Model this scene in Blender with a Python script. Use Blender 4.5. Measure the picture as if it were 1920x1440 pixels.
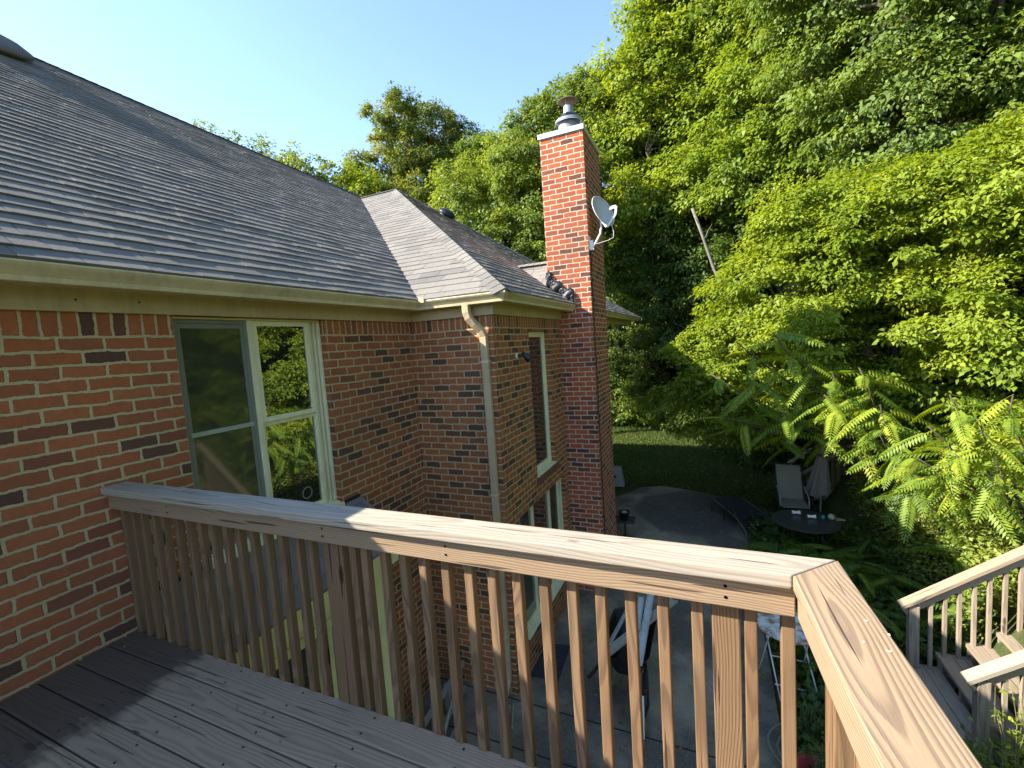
import bpy, bmesh, math, random
import numpy as np
from mathutils import Vector, Matrix

rnd = random.Random(7)
sc = bpy.context.scene
for o in list(bpy.data.objects):
    bpy.data.objects.remove(o)
COL = sc.collection
R = math.radians

# ------------------------------------------------------------------ camera
YAW, PITCH, ROLL, FPX = -0.4198, -0.0867, -0.067, 839.2
CAM = Vector((3.0766, -1.7407, 1.4937))
fw = Vector((math.sin(YAW)*math.cos(PITCH), math.cos(YAW)*math.cos(PITCH), math.sin(PITCH)))
rt = fw.cross(Vector((0, 0, 1))).normalized()
up = rt.cross(fw)
r2 = rt*math.cos(ROLL)+up*math.sin(ROLL)
u2 = -rt*math.sin(ROLL)+up*math.cos(ROLL)
cd = bpy.data.cameras.new('camera')
cam = bpy.data.objects.new('camera', cd)
COL.objects.link(cam)
M = Matrix((r2, u2, -fw)).transposed().to_4x4()
M.translation = CAM
cam.matrix_world = M
cd.sensor_fit = 'HORIZONTAL'
cd.sensor_width = 36
cd.lens = 36*FPX/1920
cd.clip_start = 0.05
cd.clip_end = 2000
sc.camera = cam

# ------------------------------------------------------------------ light
SUN = Vector((-1.29, -0.70, 1.0)).normalized()
w = bpy.data.worlds.new('World')
sc.world = w
w.use_nodes = True
nt = w.node_tree
sky = nt.nodes.new('ShaderNodeTexSky')
sky.sky_type = 'NISHITA'
sky.sun_disc = False
sky.sun_elevation = math.asin(SUN.z)
sky.sun_rotation = math.atan2(SUN.x, SUN.y)
sky.air_density = 1.0
sky.dust_density = 0.1
sky.ozone_density = 2.2
wm = nt.nodes.new('ShaderNodeMixRGB'); wm.blend_type = 'MULTIPLY'; wm.inputs[0].default_value = 1
wm.inputs[2].default_value = (.93, .915, .90, 1)
nt.links.new(sky.outputs[0], wm.inputs[1])
nt.links.new(wm.outputs[0], nt.nodes['Background'].inputs[0])
nt.nodes['Background'].inputs[1].default_value = 0.128
sl = bpy.data.lights.new('sun', 'SUN')
sl.energy = 3.8
sl.angle = R(0.5)
sl.color = (1.0, 0.93, 0.80)
so = bpy.data.objects.new('sun', sl)
COL.objects.link(so)
so.rotation_euler = (-SUN).to_track_quat('-Z', 'Y').to_euler()
so.location = SUN*60
sc.view_settings.view_transform = 'Standard'
sc.view_settings.look = 'None'
sc.view_settings.exposure = 1.95
sc.view_settings.gamma = 1.0
sc.cycles.max_bounces = 6
sc.cycles.diffuse_bounces = 4
sc.cycles.transmission_bounces = 4
sc.cycles.transparent_max_bounces = 8
sc.cycles.use_denoising = True
sc.cycles.sample_clamp_indirect = 6


# ------------------------------------------------------------------ helpers
def tag(o, label=None, cat=None, group=None, kind=None):
    if label: o['label'] = label
    if cat: o['category'] = cat
    if group: o['group'] = group
    if kind: o['kind'] = kind
    return o


def thing(name, label, cat, loc=(0, 0, 0), group=None):
    o = bpy.data.objects.new(name, None)
    COL.objects.link(o)
    o.location = loc
    o.empty_display_size = 0.1
    return tag(o, label, cat, group)


def rel(parent):
    v = Vector((0, 0, 0))
    p = parent
    while p is not None:
        v += Vector(p.location)
        p = p.parent
    return v


class MB:
    """collects geometry in world coordinates"""
    def __init__(s):
        s.v = []; s.f = []; s.t = []; s.tint = 0.5

    def add(s, vs, fs, tint=None):
        n = len(s.v)
        s.v += [tuple(a) for a in vs]
        s.f += [tuple(i+n for i in f) for f in fs]
        s.t += [s.tint if tint is None else tint]*len(fs)
        return s

    def box(s, a, b, tint=None):
        x0, y0, z0 = [min(a[i], b[i]) for i in range(3)]
        x1, y1, z1 = [max(a[i], b[i]) for i in range(3)]
        return s.add([(x0, y0, z0), (x1, y0, z0), (x1, y1, z0), (x0, y1, z0), (x0, y0, z1), (x1, y0, z1), (x1, y1, z1), (x0, y1, z1)],
              [(0, 3, 2, 1), (4, 5, 6, 7), (0, 1, 5, 4), (1, 2, 6, 5), (2, 3, 7, 6), (3, 0, 4, 7)], tint)

    def bar(s, p, q, w_, h_, upv=(0, 0, 1), tint=None):
        p = Vector(p); q = Vector(q); d = (q-p).normalized()
        sd = d.cross(Vector(upv))
        if sd.length < 1e-4: sd = d.cross(Vector((1, 0, 0)))
        sd.normalize(); u = sd.cross(d)
        vs = []
        for e in (p, q):
            for a, b in ((-1, -1), (1, -1), (1, 1), (-1, 1)):
                vs.append(e+sd*a*w_/2+u*b*h_/2)
        return s.add(vs, [(0, 1, 2, 3), (7, 6, 5, 4), (0, 4, 5, 1), (1, 5, 6, 2), (2, 6, 7, 3), (3, 7, 4, 0)], tint)

    def tube(s, pts, rad, n=8, cap=True, tint=None):
        pts = [Vector(p) for p in pts]
        if not isinstance(rad, (list, tuple)): rad = [rad]*len(pts)
        vs = []; prev = None
        for i, p in enumerate(pts):
            d = (pts[min(i+1, len(pts)-1)]-pts[max(i-1, 0)])
            if d.length < 1e-9: d = Vector((0, 0, 1))
            d.normalize()
            if prev is None:
                a = d.cross(Vector((0, 0, 1)))
                if a.length < 1e-3: a = d.cross(Vector((1, 0, 0)))
            else:
                a = prev-d*prev.dot(d)
                if a.length < 1e-4: a = d.cross(Vector((0, 0, 1)))
            a.normalize(); prev = a; b = d.cross(a)
            for k in range(n):
                t = 2*math.pi*k/n
                vs.append(p+(a*math.cos(t)+b*math.sin(t))*rad[i])
        fs = []
        for i in range(len(pts)-1):
            for k in range(n):
                fs.append((i*n+k, i*n+(k+1) % n, (i+1)*n+(k+1) % n, (i+1)*n+k))
        if cap:
            fs.append(tuple(range(n-1, -1, -1)))
            fs.append(tuple((len(pts)-1)*n+k for k in range(n)))
        return s.add(vs, fs, tint)

    def lathe(s, c, prof, n=20, axis=None, tint=None):
        """prof: list of (r, z); axis: 3x3 columns"""
        c = Vector(c); vs = []
        for r, z in prof:
            for k in range(n):
                t = 2*math.pi*k/n
                p = Vector((r*math.cos(t), r*math.sin(t), z))
                if axis is not None: p = axis @ p
                vs.append(c+p)
        fs = []
        for i in range(len(prof)-1):
            for k in range(n):
                fs.append((i*n+k, i*n+(k+1) % n, (i+1)*n+(k+1) % n, (i+1)*n+k))
        return s.add(vs, fs, tint)

    def prism(s, pts, z0, z1, tint=None):
        n = len(pts)
        vs = [(x, y, z0) for x, y in pts]+[(x, y, z1) for x, y in pts]
        fs = [tuple(range(n-1, -1, -1)), tuple(range(n, 2*n))]
        fs += [(i, (i+1) % n, n+(i+1) % n, n+i) for i in range(n)]
        return s.add(vs, fs, tint)

    def build(s, name, mat, parent=None, smooth=False, bevel=0, tint=False):
        off = rel(parent) if parent else Vector((0, 0, 0))
        me = bpy.data.meshes.new(name)
        me.from_pydata([tuple(Vector(a)-off) for a in s.v], [], s.f)
        if tint:
            at = me.attributes.new('tint', 'FLOAT', 'FACE')
            at.data.foreach_set('value', s.t)
        me.update()
        if smooth:
            me.polygons.foreach_set('use_smooth', [True]*len(me.polygons))
        me.materials.append(mat)
        o = bpy.data.objects.new(name, me)
        COL.objects.link(o)
        if parent: o.parent = parent
        if bevel:
            m = o.modifiers.new('bevel', 'BEVEL'); m.width = bevel; m.segments = 2; m.limit_method = 'ANGLE'
        return o


def npmesh(name, V, F, mat, parent=None, tint=None, smooth=False):
    """V (n,3) world coords, F (m,4) int quads"""
    if parent is not None:
        V = V-np.array(rel(parent))
    me = bpy.data.meshes.new(name)
    m, k = F.shape
    me.vertices.add(len(V)); me.loops.add(m*k); me.polygons.add(m)
    me.vertices.foreach_set('co', V.astype(np.float32).ravel())
    me.loops.foreach_set('vertex_index', F.astype(np.int32).ravel())
    me.polygons.foreach_set('loop_start', np.arange(0, m*k, k, dtype=np.int32))
    me.polygons.foreach_set('loop_total', np.full(m, k, dtype=np.int32))
    if tint is not None:
        at = me.attributes.new('tint', 'FLOAT', 'FACE')
        at.data.foreach_set('value', tint.astype(np.float32))
    me.update(calc_edges=True)
    if smooth: me.polygons.foreach_set('use_smooth', [True]*m)
    me.materials.append(mat)
    o = bpy.data.objects.new(name, me)
    COL.objects.link(o)
    if parent is not None: o.parent = parent
    return o


# ------------------------------------------------------------------ materials
class NT:
    def __init__(s, name):
        s.m = bpy.data.materials.new(name); s.m.use_nodes = True
        s.t = s.m.node_tree; s.b = s.t.nodes['Principled BSDF']

    def n(s, ty, **kw):
        nd = s.t.nodes.new('ShaderNode'+ty)
        for k, v in kw.items(): setattr(nd, k, v)
        return nd

    def l(s, a, b): s.t.links.new(a, b)

    def math(s, op, a, b=None, c=None, clamp=False):
        nd = s.n('Math', operation=op); nd.use_clamp = clamp
        for i, x in enumerate((a, b, c)):
            if x is None: continue
            if isinstance(x, (int, float)): nd.inputs[i].default_value = x
            else: s.l(x, nd.inputs[i])
        return nd.outputs[0]

    def vmath(s, op, a, b=None):
        nd = s.n('VectorMath', operation=op)
        for i, x in enumerate((a, b)):
            if x is None: continue
            if isinstance(x, (tuple, list)): nd.inputs[i].default_value = x
            else: s.l(x, nd.inputs[i])
        return nd.outputs[0]

    def noise(s, vec, scale, detail=2, rough=.5, out=0):
        nd = s.n('TexNoise'); nd.inputs['Scale'].default_value = scale
        nd.inputs['Detail'].default_value = detail; nd.inputs['Roughness'].default_value = rough
        if vec is not None: s.l(vec, nd.inputs['Vector'])
        return nd.outputs[out]

    def ramp(s, fac, stops, interp='LINEAR'):
        nd = s.n('ValToRGB'); cr = nd.color_ramp; cr.interpolation = interp
        while len(cr.elements) > len(stops): cr.elements.remove(cr.elements[-1])
        while len(cr.elements) < len(stops): cr.elements.new(0.5)
        for e, (p, c) in zip(cr.elements, stops):
            e.position = p
            e.color = (c, c, c, 1) if isinstance(c, (int, float)) else (*c, 1)
        s.l(fac, nd.inputs[0])
        return nd.outputs[0]

    def mix(s, f, a, b, mode='MIX'):
        nd = s.n('MixRGB', blend_type=mode)
        for i, x in enumerate((f, a, b)):
            if isinstance(x, (int, float)): nd.inputs[i].default_value = x if i == 0 else (x, x, x, 1)
            elif isinstance(x, (tuple, list)): nd.inputs[i].default_value = (*x, 1)
            else: s.l(x, nd.inputs[i])
        return nd.outputs[0]

    def comb(s, x, y, z):
        nd = s.n('CombineXYZ')
        for i, a in enumerate((x, y, z)):
            if isinstance(a, (int, float)): nd.inputs[i].default_value = a
            else: s.l(a, nd.inputs[i])
        return nd.outputs[0]

    def sep(s, v):
        nd = s.n('SeparateXYZ'); s.l(v, nd.inputs[0]); return nd.outputs

    def pos(s): return s.n('NewGeometry').outputs['Position']

    def obj(s): return s.n('TexCoord').outputs['Object']

    def bump(s, h, strength=.5, dist=.01, prev=None):
        nd = s.n('Bump'); nd.inputs['Strength'].default_value = strength; nd.inputs['Distance'].default_value = dist
        s.l(h, nd.inputs['Height'])
        if prev is not None: s.l(prev, nd.inputs['Normal'])
        s.l(nd.outputs[0], s.b.inputs['Normal'])
        return nd.outputs[0]

    def set(s, color=None, rough=None, metal=None, spec=None):
        def put(i, v):
            if isinstance(v, (int, float)): s.b.inputs[i].default_value = v
            elif isinstance(v, (tuple, list)): s.b.inputs[i].default_value = (*v, 1)
            else: s.l(v, s.b.inputs[i])
        if color is not None: put('Base Color', color)
        if rough is not None: put('Roughness', rough)
        if metal is not None: put('Metallic', metal)
        if spec is not None: put('Specular IOR Level', spec)
        return s.m


def mat_plain(name, col, rough=.6, metal=0, var=.12, scale=12, bump=0.0, dirt=None):
    k = NT(name)
    p = k.pos()
    n1 = k.noise(p, scale, 4, .6)
    c = k.mix(n1, tuple(a*(1-var) for a in col), tuple(min(1, a*(1+var)) for a in col))
    if dirt:
        st_ = k.sep(p)
        n2 = k.math('ADD', k.math('MULTIPLY', k.noise(p, scale*.35, 5, .7), .6), k.math('MULTIPLY', k.noise(k.comb(k.math('MULTIPLY', st_[0], 22), k.math('MULTIPLY', st_[1], 22), k.math('MULTIPLY', st_[2], 1.5)), 1, 4, .7), .4))
        c = k.mix(k.ramp(n2, [(.45, 0), (.7, 1)]), c, dirt)
    if bump: k.bump(k.noise(p, scale*8, 3), bump, .004)
    return k.set(c, rough, metal)


BL, BH = .1993, .073      # brick module
ZS = 1.688                # underside of the soldier course


def mat_brick(name, soldier=True, u0=-.761, v0=ZS, mortar=(.62, .49, .26), sat=1.0, shift=(1, 1, 1)):
    k = NT(name)
    g = k.n('NewGeometry')
    P = k.sep(g.outputs['Position']); N = k.sep(g.outputs['True Normal'])
    ax = k.math('ABSOLUTE', N[0]); ay = k.math('ABSOLUTE', N[1])
    u = k.math('ADD', k.math('MULTIPLY', P[0], ay), k.math('MULTIPLY', P[1], ax))
    # uneven, hand-made edges
    nz = k.noise(g.outputs['Position'], 9, 3, .6, out=1)
    nz2 = k.noise(g.outputs['Position'], 55, 2, .6, out=1)
    nv = k.vmath('ADD', k.vmath('SCALE', k.vmath('SUBTRACT', nz, (.5, .5, .5))), (0, 0, 0))
    s1 = k.vmath('SCALE', k.vmath('SUBTRACT', nz, (.5, .5, .5)))
    s1.node.inputs['Scale'].default_value = .024
    s2 = k.vmath('SCALE', k.vmath('SUBTRACT', nz2, (.5, .5, .5)))
    s2.node.inputs['Scale'].default_value = .012
    base = k.comb(k.math('SUBTRACT', u, u0), k.math('SUBTRACT', P[2], v0-40*BH), 0)
    vec = k.vmath('ADD', k.vmath('ADD', base, s1), s2)

    def brick(v, bl, bh, off):
        b = k.n('TexBrick'); b.offset = off; b.squash = 1
        b.inputs['Color1'].default_value = (0, 0, 0, 1); b.inputs['Color2'].default_value = (1, 1, 1, 1)
        b.inputs['Mortar'].default_value = (.5, .5, .5, 1)
        b.inputs['Scale'].default_value = 1; b.inputs['Mortar Size'].default_value = .0088
        b.inputs['Mortar Smooth'].default_value = .25; b.inputs['Bias'].default_value = 0
        b.inputs['Brick Width'].default_value = bl; b.inputs['Row Height'].default_value = bh
        k.l(v, b.inputs['Vector'])
        return b.outputs['Color'], b.outputs['Fac']
    c1, f1 = brick(vec, BL, BH, .5)
    if soldier:
        sp = k.sep(vec)
        v2 = k.comb(k.math('SUBTRACT', sp[1], 40*BH+.001), sp[0], 0)
        c2, f2 = brick(v2, .6, .0742, 0)
        isS = k.math('GREATER_THAN', P[2], ZS+.001)
        c1 = k.mix(isS, c1, c2); f1 = k.mix(isS, f1, f2)
    red = k.ramp(c1, [(0, (.44, .135, .048)), (.2, (.50, .165, .060)), (.42, (.36, .115, .048)), (.6, (.46, .145, .052)), (.74, (.30, .095, .048)),
                      (.78, (.15, .066, .04)), (.86, (.075, .047, .038)), (.95, (.12, .062, .042))], 'CONSTANT')
    red = k.mix(.35, red, k.ramp(c1, [(0, (.46, .145, .045)), (.7, (.36, .11, .042)), (.8, (.08, .045, .035))]))
    mott = k.noise(g.outputs['Position'], 26, 4, .65)
    red = k.mix(k.ramp(mott, [(.35, 0), (.75, .45)]), red, (.17, .08, .05))
    red = k.mix(k.ramp(k.noise(g.outputs['Position'], 160, 2), [(.35, 0), (.8, .22)]), red, (.48, .17, .08))
    red = k.mix(1, red, shift, 'MULTIPLY')
    mo = k.mix(k.noise(g.outputs['Position'], 40, 3), tuple(a*.75 for a in mortar), mortar)
    col = k.mix(f1, red, mo)
    # broad weathering
    col = k.mix(k.ramp(k.noise(g.outputs['Position'], .9, 4, .6), [(.35, 0), (.75, .35)]), col, (.10, .06, .045), 'MIX')
    h = k.math('ADD', k.math('MULTIPLY', k.math('SUBTRACT', 1, f1), 1.0), k.math('MULTIPLY', mott, .35))
    h = k.math('ADD', h, k.math('MULTIPLY', k.noise(g.outputs['Position'], 120, 2), .25))
    k.bump(h, .9, .009)
    return k.set(col, .88, 0, .25)


def mat_wood(name, early, late, dark, ring=.0105, grey=None, greyamt=.0, dark_end=False, contrast=1.0):
    k = NT(name)
    oi = k.n('ObjectInfo')
    ofs = k.vmath('SCALE', k.comb(k.math('MULTIPLY', oi.outputs['Random'], 37.0), k.math('MULTIPLY', oi.outputs['Random'], 91.0), k.math('MULTIPLY', oi.outputs['Random'], 53.0)))
    ofs.node.inputs['Scale'].default_value = 1
    o = k.obj()
    p = k.vmath('ADD', o, k.vmath('MULTIPLY', ofs, (1, 0, 0)))
    S = k.sep(p)
    lv = k.vmath('ADD', k.comb(k.math('MULTIPLY', S[0], .9), k.math('MULTIPLY', S[1], 3.0), k.math('MULTIPLY', S[2], 3.0)), ofs)
    ln = k.noise(lv, 1.0, 2, .5, out=1)
    L = k.sep(ln)
    # knots
    kv = k.comb(k.math('MULTIPLY', S[0], 2.1), k.math('MULTIPLY', S[1], 7.5), k.math('MULTIPLY', S[2], 7.5))
    kv = k.vmath('ADD', kv, ofs)
    vor = k.n('TexVoronoi'); vor.inputs['Scale'].default_value = 1.0; vor.inputs['Randomness'].default_value = 1.0
    k.l(kv, vor.inputs['Vector'])
    kd = vor.outputs['Distance']
    near = k.ramp(kd, [(0, 1), (.12, .55), (.42, 0)])
    y = k.math('ADD', S[1], k.math('MULTIPLY', k.math('SUBTRACT', L[0], .5), .11))
    z = k.math('ADD', k.math('SUBTRACT', S[2], .055), k.math('MULTIPLY', k.math('SUBTRACT', L[1], .5), .085))
    r = k.math('SQRT', k.math('ADD', k.math('MULTIPLY', y, y), k.math('MULTIPLY', z, z)))
    r = k.math('ADD', r, k.math('MULTIPLY', near, .022))
    fine = k.noise(k.comb(k.math('MULTIPLY', S[0], 5), k.math('MULTIPLY', S[1], 60), k.math('MULTIPLY', S[2], 60)), 1, 3, .6)
    r = k.math('ADD', r, k.math('MULTIPLY', fine, .0022))
    fr = k.math('FRACT', k.math('DIVIDE', r, ring))
    band = k.ramp(fr, [(0, .05), (.38, .14*contrast), (.70, min(1, .95*contrast)), (.9, .85*contrast), (1, .05)])
    col = k.mix(band, early, late)
    fib = k.noise(k.comb(k.math('MULTIPLY', S[0], 7), k.math('MULTIPLY', S[1], 260), k.math('MULTIPLY', S[2], 260)), 1, 3, .7)
    col = k.mix(k.ramp(fib, [(.35, 0), (.75, .75)]), col, dark)
    if grey:
        gn = k.noise(k.comb(k.math('MULTIPLY', S[0], 1.6), k.math('MULTIPLY', S[1], 9), k.math('MULTIPLY', S[2], 9)), 1.0, 4, .6)
        col = k.mix(k.math('MULTIPLY', k.ramp(gn, [(.3, .55), (.7, 1)]), greyamt), col, grey)
    # board to board
    col = k.mix(k.math('MULTIPLY', oi.outputs['Random'], .5), col, dark)
    kn = k.ramp(kd, [(0, 1), (.08, .85), (.105, 0)])
    col = k.mix(kn, col, tuple(a*.45 for a in late))
    # drying checks
    ck = k.noise(k.comb(k.math('MULTIPLY', S[0], 2.2), k.math('MULTIPLY', S[1], 75), k.math('MULTIPLY', S[2], 75)), 1, 1, .4)
    ckf = k.ramp(ck, [(.69, 0), (.72, 1)])
    col = k.mix(k.math('MULTIPLY', ckf, .75), col, tuple(a*.3 for a in late))
    rough = .78
    if dark_end:
        P = k.sep(k.pos())
        wn = k.noise(k.pos(), 2.6, 4, .6)
        wn2 = k.noise(k.comb(k.math('MULTIPLY', P[0], 3), k.math('MULTIPLY', P[1], 14), 0), 1, 3, .6)
        d = k.math('ADD', P[0], k.math('ADD', k.math('MULTIPLY', k.math('SUBTRACT', wn, .5), .55), k.math('MULTIPLY', k.math('SUBTRACT', wn2, .5), .3)))
        st = k.ramp(d, [(.60, .80), (.70, 0)])  # boards turn darker towards the house wall, with a ragged edge
        col = k.mix(st, col, (.050, .034, .027))
    hgt = k.math('SUBTRACT', k.math('MULTIPLY', fib, .5), k.math('ADD', k.math('MULTIPLY', band, .35), k.math('MULTIPLY', ckf, 1.5)))
    k.bump(hgt, .55, .0025)
    return k.set(col, rough, 0, .3)


def mat_leaf(name, stops, trans=.35, rough=.5, spec=.25):
    k = NT(name)
    a = k.n('Attribute', attribute_name='tint')
    c = k.ramp(a.outputs['Fac'], stops)
    k.set(c, rough, 0, spec)
    tr = k.n('BsdfTranslucent')
    k.l(k.mix(1, c, (1.5, 1.35, .45), 'MULTIPLY'), tr.inputs[0])
    ms = k.n('MixShader'); ms.inputs[0].default_value = trans
    k.l(k.b.outputs[0], ms.inputs[1]); k.l(tr.outputs[0], ms.inputs[2])
    out = k.t.nodes['Material Output']
    k.l(ms.outputs[0], out.inputs[0])
    return k.m


def mat_shingle():
    k = NT('asphalt_shingle')
    a = k.n('Attribute', attribute_name='tint')
    c = k.ramp(a.outputs['Fac'], [(0, (.16, .152, .135)), (.3, (.235, .22, .193)), (.6, (.275, .254, .22)), (.85, (.225, .21, .185)), (1, (.135, .13, .12))])
    p = k.pos()
    g = k.noise(p, 420, 2, .7)
    c = k.mix(k.ramp(g, [(.3, .0), (.75, .5)]), c, (.48, .44, .40))
    c = k.mix(k.ramp(k.noise(p, 700, 1), [(.5, 0), (.7, .5)]), c, (.05, .045, .045))
    c = k.mix(k.ramp(k.noise(p, 1.3, 4, .6), [(.4, 0), (.8, .35)]), c, (.17, .155, .145))
    k.bump(g, 1.0, .007)
    return k.set(c, .9, 0, .2)


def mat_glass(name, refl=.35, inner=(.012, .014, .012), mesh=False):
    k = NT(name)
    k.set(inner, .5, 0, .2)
    gl = k.n('BsdfGlossy'); gl.inputs['Roughness'].default_value = .012 if not mesh else .05
    gl.inputs['Color'].default_value = (.85, .9, .8, 1)
    nz = k.n('Bump'); nz.inputs['Strength'].default_value = .03 if not mesh else .015; nz.inputs['Distance'].default_value = .02
    k.l(k.noise(k.pos(), 3.0, 2), nz.inputs['Height'])
    k.l(nz.outputs[0], gl.inputs['Normal'])
    lw = k.n('LayerWeight'); lw.inputs[0].default_value = .35
    f = k.math('ADD', k.math('MULTIPLY', lw.outputs['Fresnel'], .5), refl, clamp=True)
    ms = k.n('MixShader')
    k.l(f, ms.inputs[0]); k.l(k.b.outputs[0], ms.inputs[1]); k.l(gl.outputs[0], ms.inputs[2])
    k.l(ms.outputs[0], k.t.nodes['Material Output'].inputs[0])
    return k.m


def mat_concrete():
    k = NT('patio_concrete')
    p = k.pos()
    n1 = k.noise(p, .8, 5, .65); n2 = k.noise(p, 6, 5, .7)
    c = k.mix(k.ramp(n1, [(.40, 0), (.56, 1)]), (.34, .29, .20), (.11, .098, .075))
    P_ = k.sep(p)
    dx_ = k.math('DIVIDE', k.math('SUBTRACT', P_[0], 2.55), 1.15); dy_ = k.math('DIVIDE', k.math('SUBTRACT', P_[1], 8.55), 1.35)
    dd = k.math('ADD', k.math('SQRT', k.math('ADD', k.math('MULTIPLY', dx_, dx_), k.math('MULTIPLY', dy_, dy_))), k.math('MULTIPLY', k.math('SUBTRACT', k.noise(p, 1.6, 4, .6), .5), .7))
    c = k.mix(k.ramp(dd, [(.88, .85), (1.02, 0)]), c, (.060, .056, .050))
    c = k.mix(k.ramp(n2, [(.35, 0), (.8, .6)]), c, (.14, .118, .09))
    c = k.mix(k.ramp(k.noise(p, 45, 3), [(.5, 0), (.8, .4)]), c, (.33, .31, .28))
    k.bump(k.noise(p, 90, 3), .4, .003)
    return k.set(c, .8, 0, .3)


def mat_ground():
    k = NT('soil_grass')
    p = k.pos()
    c = k.mix(k.ramp(k.noise(p, .7, 5, .65), [(.42, 0), (.6, 1)]), (.055, .085, .022), (.10, .078, .045))
    c = k.mix(k.ramp(k.noise(p, 9, 5, .7), [(.4, 0), (.75, .8)]), c, (.035, .045, .018))
    k.bump(k.noise(p, 30, 4), 1, .03)
    return k.set(c, .95, 0, .1)


M_BRICK = mat_brick('house_brick')
M_CHBRICK = mat_brick('chimney_brick', soldier=False, u0=.87, v0=4.455, shift=(1.12, .80, .72), mortar=(.66, .56, .44))
M_NEW = mat_wood('treated_pine', (.43, .28, .15), (.11, .056, .029), (.27, .17, .095), ring=.0072, grey=(.34, .27, .195), greyamt=.5, contrast=1.1)
M_BAL = mat_wood('treated_pine_brown', (.34, .20, .095), (.07, .035, .018), (.16, .088, .042), ring=.0064, grey=(.18, .125, .078), greyamt=.5)
M_CAP = mat_wood('bleached_pine', (.45, .37, .27), (.19, .13, .085), (.32, .26, .19), ring=.0105, contrast=.85, grey=(.40, .37, .33), greyamt=.4)
M_DECK = mat_wood('weathered_deck_boards', (.44, .33, .215), (.14, .098, .062), (.28, .21, .145), ring=.013, grey=(.40, .315, .225), greyamt=.5, dark_end=True)
M_STEP = mat_wood('weathered_stair_boards', (.40, .31, .21), (.20, .135, .085), (.26, .20, .14), ring=.010, grey=(.30, .26, .22), greyamt=.5)
M_SHIN = mat_shingle()
M_TRIM = mat_plain('tan_trim_paint', (.52, .40, .20), .55, 0, .10, 5, .1, dirt=(.36, .28, .15))
M_GUT = mat_plain('tan_gutter_metal', (.64, .52, .29), .38, 0, .10, 7, 0, dirt=(.40, .33, .19))
M_CREAM = mat_plain('cream_vinyl_frame', (.86, .80, .50), .42, 0, .06, 9, 0, dirt=(.64, .59, .36))
M_SCR = mat_plain('grey_screen_frame', (.20, .21, .17), .5, 0, .08, 9)
M_SIDE = mat_plain('pale_yellow_siding', (.86, .80, .40), .55, 0, .06, 6, .1, dirt=(.58, .56, .32))
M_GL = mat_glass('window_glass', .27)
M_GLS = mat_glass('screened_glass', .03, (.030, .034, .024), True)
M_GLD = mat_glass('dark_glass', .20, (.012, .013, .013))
M_GALV = mat_plain('galvanised_steel', (.50, .52, .54), .38, .75, .12, 14)
M_FLASH = mat_plain('aluminium_cap', (.74, .74, .75), .35, .55, .06, 6)
M_DISH = mat_plain('grey_dish_paint', (.42, .43, .42), .45, 0, .07, 8)
M_WHT = mat_plain('white_powder_coat', (.72, .71, .68), .4, 0, .05, 10)
M_BLK = mat_plain('black_plastic', (.015, .015, .017), .45, 0, .2, 12)
M_BLKM = mat_plain('black_metal', (.025, .025, .027), .4, .3, .2, 12)
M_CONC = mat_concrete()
M_GROUND = mat_ground()
M_BARK = mat_plain('tree_bark', (.10, .08, .062), .95, 0, .45, 14, .8, dirt=(.045, .038, .03))
M_PALE = mat_plain('pale_bark', (.22, .19, .155), .9, 0, .3, 10, .6, dirt=(.10, .085, .07))

M_LDOG = mat_leaf('dogwood_leaf', [(0, (.11, .17, .018)), (.5, (.205, .28, .028)), (.85, (.29, .35, .036)), (1, (.40, .40, .05))], .45)
M_LMAP = mat_leaf('maple_leaf', [(0, (.12, .185, .028)), (.5, (.205, .285, .036)), (1, (.30, .36, .045))], .42)
M_LMID = mat_leaf('mixed_leaf', [(0, (.095, .15, .035)), (.6, (.17, .24, .048)), (1, (.26, .32, .055))], .38)
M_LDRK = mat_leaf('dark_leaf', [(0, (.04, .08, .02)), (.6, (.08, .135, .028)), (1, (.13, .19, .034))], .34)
M_LOAK = mat_leaf('autumn_oak_leaf', [(0, (.11, .16, .045)), (.5, (.185, .235, .06)), (.85, (.26, .28, .07)), (1, (.36, .28, .10))], .38)
M_LHEA = mat_leaf('pinnate_leaf', [(0, (.05, .11, .03)), (.5, (.15, .235, .03)), (.85, (.26, .34, .032)), (1, (.38, .39, .04))], .42)
M_LVIN = mat_leaf('vine_leaf', [(0, (.16, .22, .035)), (.5, (.26, .32, .06)), (.85, (.34, .38, .09)), (1, (.40, .27, .14))], .40)
M_GRASS = mat_leaf('grass_blade', [(0, (.05, .085, .018)), (.7, (.095, .14, .028)), (1, (.20, .18, .07))], .28, .6)

GZ = -2.42  # patio level

# ------------------------------------------------------------------ terrain
def ground_h(x, y):
    s = np.clip((x-5.42)/.40, 0, 1)
    fy = 1-.7*np.clip((y-12)/6, 0, 1)
    h = GZ-.03+(.92*s*s*(3-2*s)+np.clip(x-5.8, 0, 5)*.34)*fy+np.clip(x-10.8, 0, 60)*.22
    h = h+np.clip(y-19, 0, 200)*.13
    h = h+.04*np.sin(x*1.7+y)*np.cos(y*1.3-x*.4)*np.clip((x-4.5)/2, 0, 1)
    return h


nx, ny = 150, 150
gx = np.concatenate([np.linspace(-260, -14, 22), np.linspace(-13, 22, 106), np.linspace(24, 300, 22)])
gy = np.concatenate([np.linspace(-120, -7, 16), np.linspace(-6, 32, 112), np.linspace(34, 320, 22)])
GX, GY = np.meshgrid(gx, gy, indexing='ij')
V = np.stack([GX, GY, ground_h(GX, GY)], -1).reshape(-1, 3)
idx = np.arange(len(gx)*len(gy)).reshape(len(gx), len(gy))
F = np.stack([idx[:-1, :-1], idx[1:, :-1], idx[1:, 1:], idx[:-1, 1:]], -1).reshape(-1, 4)
go = npmesh('ground', V, F, M_GROUND, smooth=True)
tag(go, 'dark earth and thin grass sloping up behind the house', kind='structure')

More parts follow.
